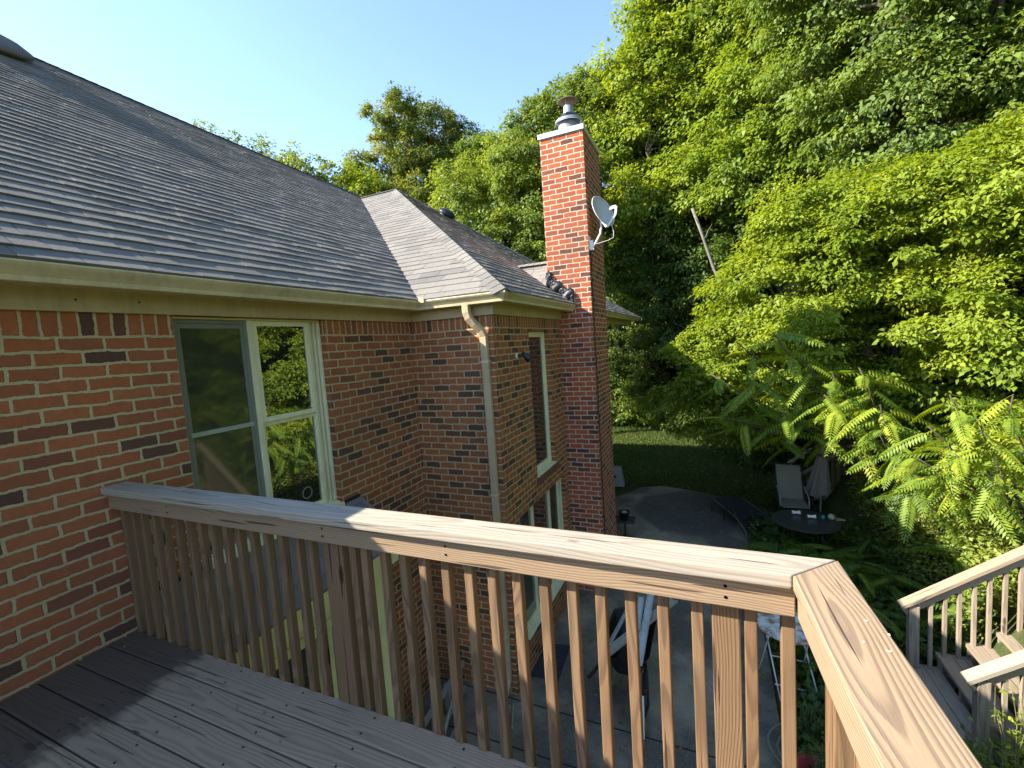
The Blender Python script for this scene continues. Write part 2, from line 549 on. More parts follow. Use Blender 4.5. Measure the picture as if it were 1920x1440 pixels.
# patio slab
patio = [(1.03, -4.0), (3.55, -4.0), (3.62, 3.8), (3.6, 7.0), (3.78, 7.8), (3.75, 9.1), (3.4, 9.55), (2.85, 9.85), (2.3, 10.05), (1.85, 10.15),
         (1.35, 9.95), (1.1, 9.5), (.85, 9.15), (-.2, 9.15), (-.2, -4.0)]
mb = MB()
mb.prism(patio, GZ-.12, GZ)
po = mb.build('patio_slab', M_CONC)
tag(po, 'stained grey concrete patio with a rounded far edge', kind='structure')
mb = MB()
for a, b in [((-.2, 1.87), (3.6, 1.87)), ((-.2, 2.43), (3.6, 2.40)), ((1.1, 5.9), (3.6, 5.9))]:
    mb.bar((a[0], a[1], GZ+.003), (b[0], b[1], GZ+.003), .014, .003)  # near-black strips mark the cut joints
mb.bar((2.1, -3.9, GZ+.0035), (2.1, 1.86, GZ+.0035), .012, .003)
tag(mb.build('patio_joint', mat_plain('dark_joint', (.02, .02, .02), .9)), 'dark control joints cut across the patio', kind='structure')

# ------------------------------------------------------------------ house
house = thing('brick_house', 'red brick house with grey shingled hip roof and tan gutters', 'house', (0, 2.0, GZ))


def wall_panel(name, axis, c, u0, u1, z0, z1, holes, mat, parent, depth=.11, out=1):
    """axis 'x': plane x=c, u=y.  axis 'y': plane y=c, u=x.  out: outward sign; holes (ua,ub,za,zb)"""
    us = sorted(set([u0, u1]+[h[0] for h in holes]+[h[1] for h in holes]))
    zs = sorted(set([z0, z1]+[h[2] for h in holes]+[h[3] for h in holes]))
    mb = MB()

    def P(u, z, d):
        return (c-out*d, u, z) if axis == 'x' else (u, c-out*d, z)

    def hole(u, z): return any(h[0] < u < h[1] and h[2] < z < h[3] for h in holes)
    for i in range(len(us)-1):
        for j in range(len(zs)-1):
            um, zm = (us[i]+us[i+1])/2, (zs[j]+zs[j+1])/2
            if hole(um, zm): continue
            a, b, e, f = us[i], us[i+1], zs[j], zs[j+1]
            mb.add([P(a, e, 0), P(b, e, 0), P(b, f, 0), P(a, f, 0)], [(0, 1, 2, 3) if (axis == 'x') == (out > 0) else (3, 2, 1, 0)])
    for a, b, e, f in holes:
        for (p, q) in (((a, e), (a, f)), ((b, e), (b, f)), ((a, e), (b, e)), ((a, f), (b, f))):
            mb.add([P(*p, 0), P(*q, 0), P(*q, depth), P(*p, depth)], [(0, 1, 2, 3)])
    return mb.build(name, mat, parent)


wall_panel('wall', 'x', 0, -9, 2.474, GZ-.3, 1.96, [(0, 1.212, .195, 1.822)], M_BRICK, house)
wall_panel('wall', 'y', 2.474, 0, 1.0185, GZ-.3, 1.96, [], M_BRICK, house, out=-1)
wall_panel('wall', 'x', 1.0185, 2.474, 6.2, GZ-.3, 1.96, [(3.48, 4.235, -.215, 1.655), (2.84, 4.60, -1.98, -.50)], M_BRICK, house)
# far end and a back so nothing shows through from the side
mb = MB(); mb.box((-.3, 6.1, GZ-.3), (1.017, 6.2, 1.96)); mb.box((-.4, 6.2, GZ-.3), (-.3, 11.3, 1.96)); mb.box((-10.2, 11.3, GZ-.3), (-.3, 11.4, 1.96)); mb.box((-10.2, -9, GZ-.3), (-10.1, 11.3, 1.96)); mb.box((-10.1, -9, GZ-.3), (-.01, -8.9, 1.96))
mb.build('wall', M_BRICK, house)
mb = MB(); mb.box((-.5, -.4, GZ-.2), (-.42, 2.3, 1.9)); mb.box((.5, 2.6, GZ-.2), (.56, 6.5, 1.9))
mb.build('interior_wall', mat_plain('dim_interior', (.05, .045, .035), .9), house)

# rowlock sill under the tall window
mb = MB()
yy = 3.44
while yy < 4.27:
    mb.box((1.0, yy, -.300), (1.052, yy+.056, -.218), None)
    yy += .066
mb.build('rowlock_sill', mat_plain('rowlock_brick', (.20, .072, .045), .9, 0, .45, 15, .5), house)

# frieze boards, soffit, fascia
mb = MB()
mb.box((.002, -9, 1.822), (.028, 2.446, 1.948))
mb.box((.028, 2.446, 1.822), (1.046, 2.472, 1.948))
mb.box((1.0205, 2.472, 1.822), (1.046, 11.4, 1.948))
mb.build('frieze_board', M_TRIM, house, bevel=.003)
mb = MB()
mb.prism([(0, -9), (.15, -9), (.15, 2.385), (1.165, 2.385), (1.165, 11.5), (1.0, 11.5), (1.0, 2.5), (0, 2.5)], 1.950, 1.962)
mb.prism([(-.35, 6.25), (1.0, 6.25), (1.0, 11.5), (-.35, 11.5)], 1.953, 1.96)
mb.prism([(.135, -9), (.152, -9), (.152, 2.383), (1.167, 2.383), (1.167, 11.5), (1.15, 11.5), (1.15, 2.4), (.135, 2.4)], 1.925, 2.03)
mb.build('soffit', M_TRIM, house)


def sweep(path, prof, closed_ends=True):
    """path of (x,y); prof of (o,z): o grows to the outside (right of travel reversed)"""
    n = len(path); dirs = []
    for i in range(n-1):
        d = Vector((path[i+1][0]-path[i][0], path[i+1][1]-path[i][1])).normalized(); dirs.append(d)
    nor = [Vector((d.y, -d.x)) for d in dirs]
    ms = []
    for i in range(n):
        if i == 0: ms.append(nor[0])
        elif i == n-1: ms.append(nor[-1])
        else:
            a, b = nor[i-1], nor[i]
            s_ = (a+b); ms.append(s_/(1+a.dot(b)))
    mb = MB(); vs = []
    for i in range(n):
        for o, z in prof:
            vs.append((path[i][0]+ms[i].x*o, path[i][1]+ms[i].y*o, z))
    k = len(prof); fs = []
    for i in range(n-1):
        for j in range(k-1):
            fs.append((i*k+j, i*k+j+1, (i+1)*k+j+1, (i+1)*k+j))
    mb.add(vs, fs)
    return mb


def gutter_prof(zt):
    b = zt-.095
    return [(0, zt), (0, b), (.062, b), (.070, b+.004), (.072, b+.028), (.082, b+.045), (.100, b+.072), (.106, b+.085), (.106, zt-.006), (.104, zt), (.092, zt), (.090, zt-.008),
            (.088, b+.078), (.066, b+.045), (.060, b+.008), (.006, b+.006), (.004, zt)]


gpath = [(.154, -9), (.154, 2.381), (1.169, 2.381), (1.169, 4.785)]
g = sweep(gpath, gutter_prof(2.025)).build('gutter', M_GUT, house)
sp_ = [(o_*1.02+.0012, z_-.0008 if z_ < 1.95 else z_+.0008) for o_, z_ in gutter_prof(2.025)[1:10]]
for y_ in (.92, -1.9): sweep([(.154, y_), (.154, y_+.035)], sp_).build('gutter_seam', M_GUT, g)
for (y_, z_) in ((-.47, 1.885), (-.18, 1.888), (1.62, 1.87), (2.0, 1.895)):
    MB().lathe((.0288, y_, z_), [(.0001, 0), (.006, 0), (.007, -.002)], 9, Matrix(((0, 0, 1), (1, 0, 0), (0, 1, 0)))).build('knot_hole', M_BLK, house)
g = sweep([(1.169, 5.806), (1.169, 11.62)], gutter_prof(2.025)).build('gutter', M_GUT, house)
mb = MB()   # splash guard in the valley corner and the end caps
mb.box((.262, 2.262, 2.00), (.338, 2.268, 2.058)); mb.box((.262, 2.262, 2.00), (.268, 2.33, 2.058))
mb.box((.255, 2.262, 1.98), (.262, 2.34, 2.03))
mb.build('gutter_guard', M_GUT, house)
for y_ in (4.787, 11.621): MB().add([(1.170, y_, 2.024), (1.274, y_, 2.024), (1.272, y_, 2.00), (1.235, y_, 1.94), (1.17, y_, 1.931)], [(0, 1, 2, 3, 4)]).build('gutter_end_cap', M_GUT, house)

# downspout
def rect_tube(pts, wx, wy, corner=(1, 0, 0)):
    mb = MB(); vs = []
    for i, p in enumerate(pts):
        p = Vector(p)
        d = (Vector(pts[min(i+1, len(pts)-1)])-Vector(pts[max(i-1, 0)])).normalized()
        a = Vector(corner); a = (a-d*a.dot(d)).normalized(); b = d.cross(a)
        for s_, t_ in ((-1, -.8), (-.8, -1), (.8, -1), (1, -.8), (1, .8), (.8, 1), (-.8, 1), (-1, .8)):
            vs.append(p+a*s_*wx/2+b*t_*wy/2)
    fs = []
    for i in range(len(pts)-1):
        for k in range(8): fs.append((i*8+k, i*8+(k+1) % 8, (i+1)*8+(k+1) % 8, (i+1)*8+k))
    fs.append(tuple(range(7, -1, -1))); fs.append(tuple((len(pts)-1)*8+k for k in range(8)))
    mb.add(vs, fs)
    return mb


dp = [(.80, 2.335, 1.935), (.80, 2.335, 1.86), (.815, 2.345, 1.80), (.86, 2.375, 1.73), (.915, 2.41, 1.665), (.93, 2.43, 1.60), (.93, 2.434, 1.3),
      (.93, 2.434, -2.10), (.93, 2.425, -2.20), (.925, 2.36, -2.29), (.92, 2.27, -2.34)]
M_DSP = mat_plain('tan_downspout', (.50, .38, .22), .42, 0, .12, 9, 0, dirt=(.36, .28, .17))
ds = rect_tube(dp, .078, .058).build('downspout', M_DSP, house)
mb = MB()
for zz in (1.33, -.1, -1.7): MB().box((.885, 2.402, zz), (.975, 2.466, zz+.022)).build('downspout_strap', M_GUT, ds)

# ------------------------------------------------------------------ shingled roofs
def clip_poly(poly, a, b, c):
    out = []
    for i in range(len(poly)):
        p, q = poly[i], poly[(i+1) % len(poly)]
        sp, sq = a*p[0]+b*p[1]-c, a*q[0]+b*q[1]-c
        if sp <= 0: out.append(p)
        if (sp < 0 < sq) or (sq < 0 < sp):
            t = sp/(sp-sq); out.append((p[0]+(q[0]-p[0])*t, p[1]+(q[1]-p[1])*t))
    return out


def clip_convex(poly, reg):
    for i in range(len(reg)):
        p, q = reg[i], reg[(i+1) % len(reg)]
        nx_, ny_ = q[1]-p[1], -(q[0]-p[0])
        poly = clip_poly(poly, nx_, ny_, nx_*p[0]+ny_*p[1])
        if len(poly) < 3: return []
    return poly


def shingles(name, org, eu, ev, region, exposure, parent, thick=.0115, seed=1, wmin=.12, wmax=.34, ranges=None):
    """org point of plane, eu along the eave, ev up the slope; region convex ccw polygon in (u,v)"""
    rr = random.Random(seed)
    org = Vector(org); eu = Vector(eu).normalized(); ev = Vector(ev).normalized(); nn = eu.cross(ev).normalized()
    if nn.z < 0: nn = -nn
    mb = MB()
    us = [p[0] for p in region]; vs_ = [p[1] for p in region]
    row = 0; v = min(vs_)-.02
    while v < max(vs_):
        u = min(us)-rr.random()*.3
        wav = [rr.uniform(-.004, .004) for _ in range(3)]
        while u < max(us):
            wd = rr.uniform(wmin, wmax)
            th = thick*rr.choice((.75, .9, 1.0, 1.05, 1.25))
            vo = rr.uniform(-.003, .003)+wav[0]
            rect = [(u, v+vo), (u+wd-.005, v+vo), (u+wd-.005, v+exposure+.012), (u, v+exposure+.012)]
            pl = clip_convex(rect, region)
            if len(pl) >= 3:
                def H(q): return .0006+th*max(0, 1-(q[1]-v-vo)/(exposure+.012))+.0015
                top = [org+eu*q[0]+ev*q[1]+nn*H(q) for q in pl]
                bot = [org+eu*q[0]+ev*q[1]-nn*.001 for q in pl]
                n = len(pl)
                fs = [tuple(range(n))]+[((i+1) % n, i, n+i, n+(i+1) % n) for i in range(n)]
                mb.add(top+bot, fs, rr.random())
            u += wd
        v += exposure; row += 1
    # deck beneath
    n = len(region)
    mb.add([org+eu*p[0]+ev*p[1]-nn*.0005 for p in region]+[org+eu*p[0]+ev*p[1]-nn*.03 for p in region],
           [tuple(range(n)), tuple(range(2*n-1, n-1, -1))]+[(i, n+i, n+(i+1) % n, (i+1) % n) for i in range(n)], .1)
    return mb.build(name, M_SHIN, parent, tint=True)


PT = .68; LN = math.sqrt(1+PT*PT)
roof = MB()
# main slope facing +x : u=y, v along slope from eave x=.245
def mv(x): return (.245-x)*LN
T = 4.65
main_reg = [(-9, 0), (2.29, 0), (2.29+4.85, mv(.24-4.85)), (3.26, mv(-5.28)), (1.7, mv(-5.6)), (-9, mv(-5.9))]
rf = shingles('roof', (.245, 0, 2.033), (0, 1, 0), (-1, 0, PT), main_reg, .140, house, seed=3)
# wing slope facing -y: u=x
bump_reg = [(.24, 0), (1.275, 0), (1.275-T, T*LN), (.24-T-.12, T*LN)]
shingles('roof', (0, 2.29, 2.033), (1, 0, 0), (0, 1, PT), bump_reg, .140, house, seed=5, thick=.0075, wmin=.2, wmax=.5)
# wing slope facing +x
cr = [(2.29, 0), (11.59, 0), (6.94, T*LN)]
shingles('roof', (1.275, 0, 2.033), (0, 1, 0), (-1, 0, PT), cr, .140, house, seed=8)
# chimney saddle
sz = 2.79
shingles('saddle_roof', (.865, 4.80, 2.312), (-1, 0, 0), (0, .55, sz-2.312), [(0, 0), (.72, .728), (0, .728)][::-1] and [(0, 0), (.705, .72), (0, .728)], .10, house, seed=9, thick=.003)
# hidden slopes that close the roof
mb = MB()
zr_ = 2.033+PT*4.65
mb.add([(-3.375, 6.94, zr_), (1.275, 11.59, 2.033), (-10, 11.59, 2.033), (-4.41, 6.94, zr_)], [(0, 1, 2, 3)], .4)
mb.add([(-4.6, 7.14, 5.32), (-5.28, 3.26, 5.78), (-5.6, 1.7, 6.0), (-5.9, -9, 6.2), (-11.9, -9, 2.03), (-10.4, 11.59, 2.03), (-4.41, 6.94, zr_)], [(0, 1, 2, 3, 4, 5, 6)], .4)
mb.add([(-.2, -9.02, 1.95), (-5.9, -9.02, 6.19), (-11.8, -9.02, 1.95)], [(0, 1, 2)], .4)
mb.build('roof', M_SHIN, house, tint=True)


def hip_caps(name, p, q, parent, step=.14, wdt=.26, seed=2, lift=.012):
    rr = random.Random(seed); p = Vector(p); q = Vector(q); d = (q-p); L_ = d.length; d.normalize()
    mb = MB(); s_ = 0
    side = d.cross(Vector((0, 0, 1))).normalized(); upn = side.cross(d).normalized()
    if upn.z < 0: upn = -upn
    while s_ < L_:
        a = p+d*s_; b = p+d*min(L_, s_+step+.02)
        t = rr.random(); h0 = .009+lift; h1 = .003+lift
        drop = wdt/2*.52
        vs = [a-side*wdt/2-upn*(drop-h0), a+upn*h0, a+side*wdt/2-upn*(drop-h0), b-side*wdt/2-upn*(drop-h1), b+upn*h1, b+side*wdt/2-upn*(drop-h1)]
        mb.add(vs, [(0, 1, 4, 3), (1, 2, 5, 4)], t)
        vs2 = [a-side*wdt/2-upn*(drop-h0), a+upn*h0, a+side*wdt/2-upn*(drop-h0), a-side*wdt/2-upn*(drop-h0+.009), a+upn*(h0-.009), a+side*wdt/2-upn*(drop-h0+.009)]
        mb.add(vs2, [(0, 3, 4, 1), (1, 4, 5, 2)], t)
        s_ += step
    return mb.build(name, M_SHIN, parent, tint=True)


hip_caps('hip_cap', (1.27, 2.295, 2.035), (-3.375, 6.94, zr_), rf)
hip_caps('hip_cap', (1.27, 11.58, 2.035), (-3.375, 6.94, zr_), rf, seed=4)
hip_caps('ridge_cap', (-3.375, 6.94, zr_), (-4.45, 6.95, zr_), rf, seed=6)
hip_caps('ridge_cap', (-4.6, 7.14, 5.325), (-5.28, 3.26, 5.79), rf, seed=7)
hip_caps('ridge_cap', (-5.28, 3.26, 5.79), (-5.6, 1.7, 6.01), rf, seed=11)
hip_caps('ridge_cap', (-5.6, 1.7, 6.01), (-5.9, -9, 6.21), rf, seed=12)
hip_caps('saddle_cap', (.87, 5.36, 2.80), (.16, 5.36, 2.80), rf, seed=13, step=.1, wdt=.2)
# roof vents: low black domes
def roof_vent(name, c, r, n, parent, col):
    c = Vector(c); n = Vector(n).normalized()
    ax = n.to_track_quat('Z', 'Y').to_matrix()
    mb = MB()
    mb.lathe(c, [(r*1.25, .004), (r*1.25, .012), (r*.9, .016), (r*.86, .06), (r*1.08, .055), (r*1.05, .10), (r*.8, .155), (r*.4, .185), (.0001, .19)], 22, ax)
    return mb.build(name, col, parent, smooth=True)


roof_vent('roof_vent', (-2.46, 7.52, 4.55), .19, (PT, 0, 1), rf, M_BLK)
roof_vent('roof_vent', (-5.15, 1.05, 5.70), .50, (PT, 0, 1), rf, M_SHIN)

# ------------------------------------------------------------------ chimney
CX0, CX1, CY0, CY1 = .865, 1.515, 4.79, 5.80
mb = MB(); mb.box((CX0, CY0, GZ-.3), (CX1, CY1, 4.455))
ch = mb.build('chimney', M_CHBRICK, house)
mb = MB(); mb.box((CX0-.018, CY0-.022, 4.457), (CX1+.018, CY1+.02, 4.528)); mb.box((CX0+.03, CY0+.03, 4.529), (CX1-.03, CY1-.03, 4.55))
mb.build('chimney_cap', M_FLASH, ch, bevel=.003)
fc = (1.20, 5.25, 4.55)
mb = MB(); mb.lathe(fc, [(.165, 0), (.165, .25), (.15, .252)], 28)
mb.build('flue_pipe', M_GALV, ch, smooth=True)
mb = MB(); mb.lathe(fc, [(.20, .235), (.212, .24), (.212, .27), (.20, .28), (.15, .295), (.09, .37), (.075, .43), (.075, .49)], 28)
mb.build('storm_collar', M_GALV, ch, smooth=True)
mb = MB(); mb.lathe(fc, [(.15, .29), (.158, .31), (.125, .365), (.085, .37)], 8)
mb.build('flue_louver', M_BLKM, ch)
mb = MB()
for a in range(3):
    t = a*2.09+.4
    mb.bar((fc[0]+.07*math.cos(t), fc[1]+.07*math.sin(t), fc[2]+.48), (fc[0]+.10*math.cos(t), fc[1]+.10*math.sin(t), fc[2]+.57), .018, .004)
mb.lathe((fc[0], fc[1], fc[2]+.565), [(.155, -.006), (.16, .0), (.14, .014), (.05, .03), (.0001, .034)], 24)
mb.build('rain_cap', mat_plain('rusty_cap', (.34, .24, .17), .6, .5, .25, 20), ch)
# step flashing wrapped in crumpled dark membrane
rr = random.Random(4)
mb = MB()
for (cx, cz, sx, szz) in [(.885, 2.43, .045, .12), (1.0, 2.32, .085, .075), (1.17, 2.19, .085, .085), (1.09, 2.24, .05, .05), (.93, 2.37, .05, .06), (1.235, 2.12, .03, .08)]:
    bm = bmesh.new(); bmesh.ops.create_icosphere(bm, subdivisions=3, radius=1)
    vs = []
    for v_ in bm.verts:
        k_ = 1+.22*math.sin(v_.co.x*4+cx*40)*math.sin(v_.co.z*5+v_.co.y*3)+.06*math.sin(v_.co.x*13+v_.co.z*9)
        vs.append((cx+v_.co.x*sx*k_, CY0-.02+v_.co.y*.05*k_, cz+v_.co.z*szz*k_))
    mb.add(vs, [tuple(v_.index for v_ in f.verts) for f in bm.faces]); bm.free()
mb.build('flashing_membrane', mat_plain('crumpled_black_membrane', (.05, .052, .058), .42, 0, .5, 30, .5), ch)
mb = MB(); mb.tube([(CX1+.012, CY0+.075, 2.80), (CX1+.012, CY0+.07, 1.5), (CX1+.012, CY0+.072, -.2), (CX1+.012, CY0+.07, -1.0), (CX1+.012, CY0+.075, -2.3)], .0075, 6)
mb.build('coax_cable', M_BLK, ch, smooth=True)

# ------------------------------------------------------------------ windows
def window_frame_box(y0, y1, z0, z1, x, wd, dp_, skip=()):
    mb = MB()
    mb.box((x-dp_, y0, z0), (x, y0+wd, z1)); mb.box((x-dp_, y1-wd, z0), (x, y1, z1))
    mb.box((x-dp_, y0+wd, z1-wd), (x, y1-wd, z1)); mb.box((x-dp_, y0+wd, z0), (x, y1-wd, z0+wd))
    return mb


def pane(y0, y1, z0, z1, x, mat, parent, name='glass'):
    mb = MB(); mb.box((x-.006, y0, z0), (x, y1, z1)); return mb.build(name, mat, parent)


win = MB()
fx = -.055
win.box((fx-.05, .002, .197), (fx+.006, .030, 1.820)); win.box((fx-.05, .030, 1.806), (fx+.006, 1.182, 1.820))
win.box((fx-.05, 1.182, .197), (fx+.006, 1.209, 1.820)); win.box((fx-.05, .535, .21), (fx+.004, .575, 1.806))
wf = win.build('window', M_CREAM, house, bevel=.003)
mb = MB(); mb.box((fx-.06, .0, .150), (.035, 1.211, .1935)); mb.box((fx-.05, .032, .1945), (.01, 1.180, .212)); mb.build('sill', M_CREAM, wf, bevel=.003)
# left unit with insect screen
o = window_frame_box(.031, .534, .213, 1.804, fx-.006, .026, .03).build('screen_frame', M_SCR, wf, bevel=.002)
mb = MB(); mb.box((fx-.035, .058, .24), (fx-.012, .075, 1.776)); mb.box((fx-.035, .485, .24), (fx-.012, .507, 1.776)); mb.box((fx-.035, .075, 1.745), (fx-.012, .485, 1.776))
mb.build('sash', M_SCR, wf)
mb = MB(); mb.box((fx-.034, .058, 1.022), (fx-.004, .507, 1.052)); mb.build('meeting_rail', mat_plain('pale_screen_rail', (.36, .38, .30), .5), wf)
pane(.076, .484, 1.053, 1.744, fx-.02, M_GLS, wf); pane(.059, .506, .24, 1.021, fx-.014, M_GLS, wf)
# right unit
o = window_frame_box(.577, 1.095, 1.028, 1.804, fx-.004, .038, .03).build('sash', M_CREAM, wf, bevel=.003)
o = window_frame_box(.577, 1.120, .213, 1.026, fx-.028, .034, .03).build('sash', M_CREAM, wf, bevel=.003)
mb = MB()
for yy_, xx_ in ((1.098, -.012), (1.122, -.022), (1.150, -.008)):
    mb.box((fx-.05, yy_, .213), (fx+xx_, yy_+.012, 1.804))
mb.build('side_track', M_CREAM, wf)
pane(.616, 1.056, 1.067, 1.765, fx-.02, M_GL, wf); pane(.612, 1.085, .248, .991, fx-.045, M_GL, wf)
mb = MB(); mb.lathe((fx-.036, .93, .36), [(.045, 0), (.05, .002), (.052, .006), (.045, .008)], 20, Matrix(((0, 0, 1), (1, 0, 0), (0, 1, 0))))
mb.build('decal_ring', mat_plain('frosted_ring', (.25, .27, .22), .4), wf)

# tall window in the wing
x = .955
w2 = window_frame_box(3.483, 4.232, -.212, 1.652, x, .045, .05).build('window', M_CREAM, house, bevel=.003)
mb = MB(); mb.box((x-.04, 3.53, -.166), (x-.012, 3.56, 1.606)); mb.box((x-.04, 4.155, -.166), (x-.012, 4.186, 1.606)); mb.box((x-.04, 3.56, 1.58), (x-.012, 4.155, 1.606)); mb.box((x-.04, 3.56, -.166), (x-.012, 4.155, -.13))
mb.build('frame', M_CREAM, w2)
pane(3.561, 4.154, -.129, 1.579, x-.03, M_GLD, w2)
mb = MB(); mb.box((x+.001, 3.482, -.216), (1.035, 4.233, -.200)); mb.build('sill', M_CREAM, w2, bevel=.002)
# lower window of the wing
w3 = window_frame_box(2.843, 4.597, -1.977, -.503, x, .045, .05).build('window', M_CREAM, house, bevel=.003)
mb = MB()
for yy_ in (3.38, 4.02): mb.box((x-.045, yy_, -1.93), (x-.002, yy_+.045, -.55))
mb.box((x-.05, 4.44, -1.93), (x-.004, 4.48, -.55))
mb.build('frame', M_CREAM, w3)
pane(2.89, 3.379, -1.93, -.55, x-.03, M_GL, w3); pane(3.426, 4.019, -1.93, -.55, x-.03, M_GLD, w3); pane(4.066, 4.439, -1.93, -.55, x-.03, M_GLS, w3)
mb = MB(); mb.box((x+.001, 2.842, -1.990), (1.05, 4.598, -1.968)); mb.build('sill', M_CREAM, w3, bevel=.002)

# ------------------------------------------------------------------ bay under the window
BX = .37
bay = MB()
zt = -.02
nlap = 17; lh = .125
for i in range(nlap):
    z1_ = -.36-i*lh; z0_ = z1_-lh
    for (ya, yb_) in ((.985, 1.285),):
        bay.add([(BX+.014, ya, z0_), (BX+.014, yb_, z0_), (BX+.003, yb_, z1_), (BX+.003, ya, z1_)], [(0, 1, 2, 3)])
        bay.add([(BX+.014, ya, z0_), (BX+.002, ya, z0_), (BX+.002, yb_, z0_), (BX+.014, yb_, z0_)], [(0, 1, 2, 3)])
    bay.add([(0, 1.299, z0_), (BX+.014, 1.299, z0_), (BX+.014, 1.288, z1_), (0, 1.288, z1_)], [(0, 1, 2, 3)])
bo = bay.build('siding_bay', M_SIDE, house)
mb = MB(); mb.box((BX+.0145, 1.262, GZ), (BX+.024, 1.302, -.36)); mb.box((BX-.04, 1.286, GZ), (BX+.0140, 1.306, -.36)); mb.build('corner_board', M_SIDE, bo)
mb = MB()
for ya, yb_ in ((.50, .535), (.93, .965), (-.05, -.012), (.573, .61)):
    mb.box((BX-.05, ya, GZ+.05), (BX+.020, yb_, -.545))
mb.box((BX-.05, -.05, -.542), (BX+.026, .985, -.470))
mb.box((BX-.05, -.05, -.466), (BX+.020, .985, -.36))
mb.box((BX-.05, .965, GZ+.05), (BX+.012, .985, -.545))
mb.build('door_frame', M_SIDE, bo)
mb = MB(); mb.box((BX-.06, .965, GZ+.02), (BX-.052, -.012, -.545)); mb.build('screen_door', M_GLD, bo)
mb = MB(); mb.box((BX-.02, -.36, -.36), (.465, 1.40, -.345)); mb.box((.445, -.36, -.344), (.468, 1.40, -.19)); mb.box((.469, -.36, -.235), (.486, 1.40, -.172))
mb.box((BX+.02, -.36, -.385), (BX+.04, 1.29, -.361))
mb.build('fascia', M_SIDE, bo)
bl = math.hypot(.50, .34)
shingles('bay_roof', (.50, 0, -.175), (0, 1, 0), (-.50, 0, .34), [(-.36, 0), (1.44, 0), (1.44, bl), (-.36, bl)], .14, bo, seed=21, thick=.004)
mb = MB(); mb.box((.003, -.36, .155), (.012, 1.43, .19)); mb.add([(.0, 1.442, .165), (.5, 1.442, -.175), (.5, 1.442, -.235), (.0, 1.442, .10)], [(0, 1, 2, 3)]); mb.build('wall_flashing', M_BLKM, bo)

# ------------------------------------------------------------------ satellite dish
dish = thing('satellite_dish', 'grey oval satellite dish on a bent arm bolted to the chimney corner', 'satellite dish', (1.53, 4.86, 2.85))
dn = Vector((.80, -.42, .34)).normalized()
ax = Vector((0, 0, 1)).cross(dn).normalized(); ay = dn.cross(ax)
DM = Matrix((ax, ay, dn)).transposed()
dc = Vector((1.69, 4.90, 3.30))
mb = MB(); vs = []; fs = []
nr, na = 8, 36
for side in (0, 1):
    for i in range(nr+1):
        rr_ = i/nr
        for k in range(na):
            t = 2*math.pi*k/na
            p = Vector((.205*rr_*math.cos(t), .235*rr_*math.sin(t), .05*rr_*rr_-(.006 if side else 0)))
            vs.append(dc+DM @ p)
for side in (0, 1):
    b0 = side*(nr+1)*na
    for i in range(nr):
        for k in range(na):
            q = (b0+i*na+k, b0+i*na+(k+1) % na, b0+(i+1)*na+(k+1) % na, b0+(i+1)*na+k)
            fs.append(q if side == 0 else q[::-1])
for k in range(na): fs.append((nr*na+k, nr*na+(k+1) % na, (nr+1)*na+nr*na+(k+1) % na, (nr+1)*na+nr*na+k))
mb.add(vs, fs); mb.build('reflector', M_DISH, dish, smooth=True)
mb = MB(); mb.tube([dc+DM @ Vector((.209*math.cos(t*math.pi/18), .239*math.sin(t*math.pi/18), .05)) for t in range(37)], .006, 6, cap=False)
mb.build('rim', M_WHT, dish, smooth=True)
mb = MB()
bk = dc+DM @ Vector((0, -.06, -.03))
low = dc+DM @ Vector((-.01, -.25, .03))
mb.tube([Vector((1.57, 4.84, 2.83)), Vector((1.62, 4.85, 2.90)), Vector((1.675, 4.87, 3.00)), Vector((1.685, 4.885, 3.07)), bk+Vector((0, .03, -.1)), bk], .0165, 10)
mb.build('mast', M_WHT, dish, smooth=True)
MB().bar(bk, low, .05, .03).build('back_bracket', M_WHT, dish)
mb = MB(); mb.box((1.517, 4.80, 2.79), (1.525, 4.91, 2.98)); mb.box((1.525, 4.825, 2.80), (1.575, 4.832, 2.92)); mb.box((1.525, 4.865, 2.80), (1.575, 4.872, 2.92))
mb.bar((1.53, 4.85, 2.79), (1.58, 4.85, 2.80), .06, .02)
mb.build('bracket', M_WHT, dish, bevel=.002)
tip = dc+Vector((.215, -.03, -.06))
mb = MB(); mb.bar(low, low.lerp(tip, .5), .022, .026); mb.bar(low.lerp(tip, .5), tip, .03, .03); mb.bar(tip, tip+Vector((.015, 0, .10)), .035, .03)
mb.build('feed_arm', M_WHT, dish)
mb = MB(); mb.bar(tip+Vector((.02, 0, .10)), tip+Vector((-.06, .02, .10)), .04, .04); mb.tube([tip+Vector((-.06, .02, .10)), tip+Vector((-.075, .025, .078))], .022, 10)
mb.build('receiver_head', M_WHT, dish, bevel=.003)
mb = MB(); mb.tube([low+Vector((.06, 0, .02)), low+Vector((.085, 0, -.08)), low+Vector((.08, 0, -.16)), low+Vector((.0, .0, -.19)), Vector((1.6, 4.84, 2.86)), Vector((1.535, 4.86, 2.78))], .004, 5)
mb.build('cable', M_WHT, dish)

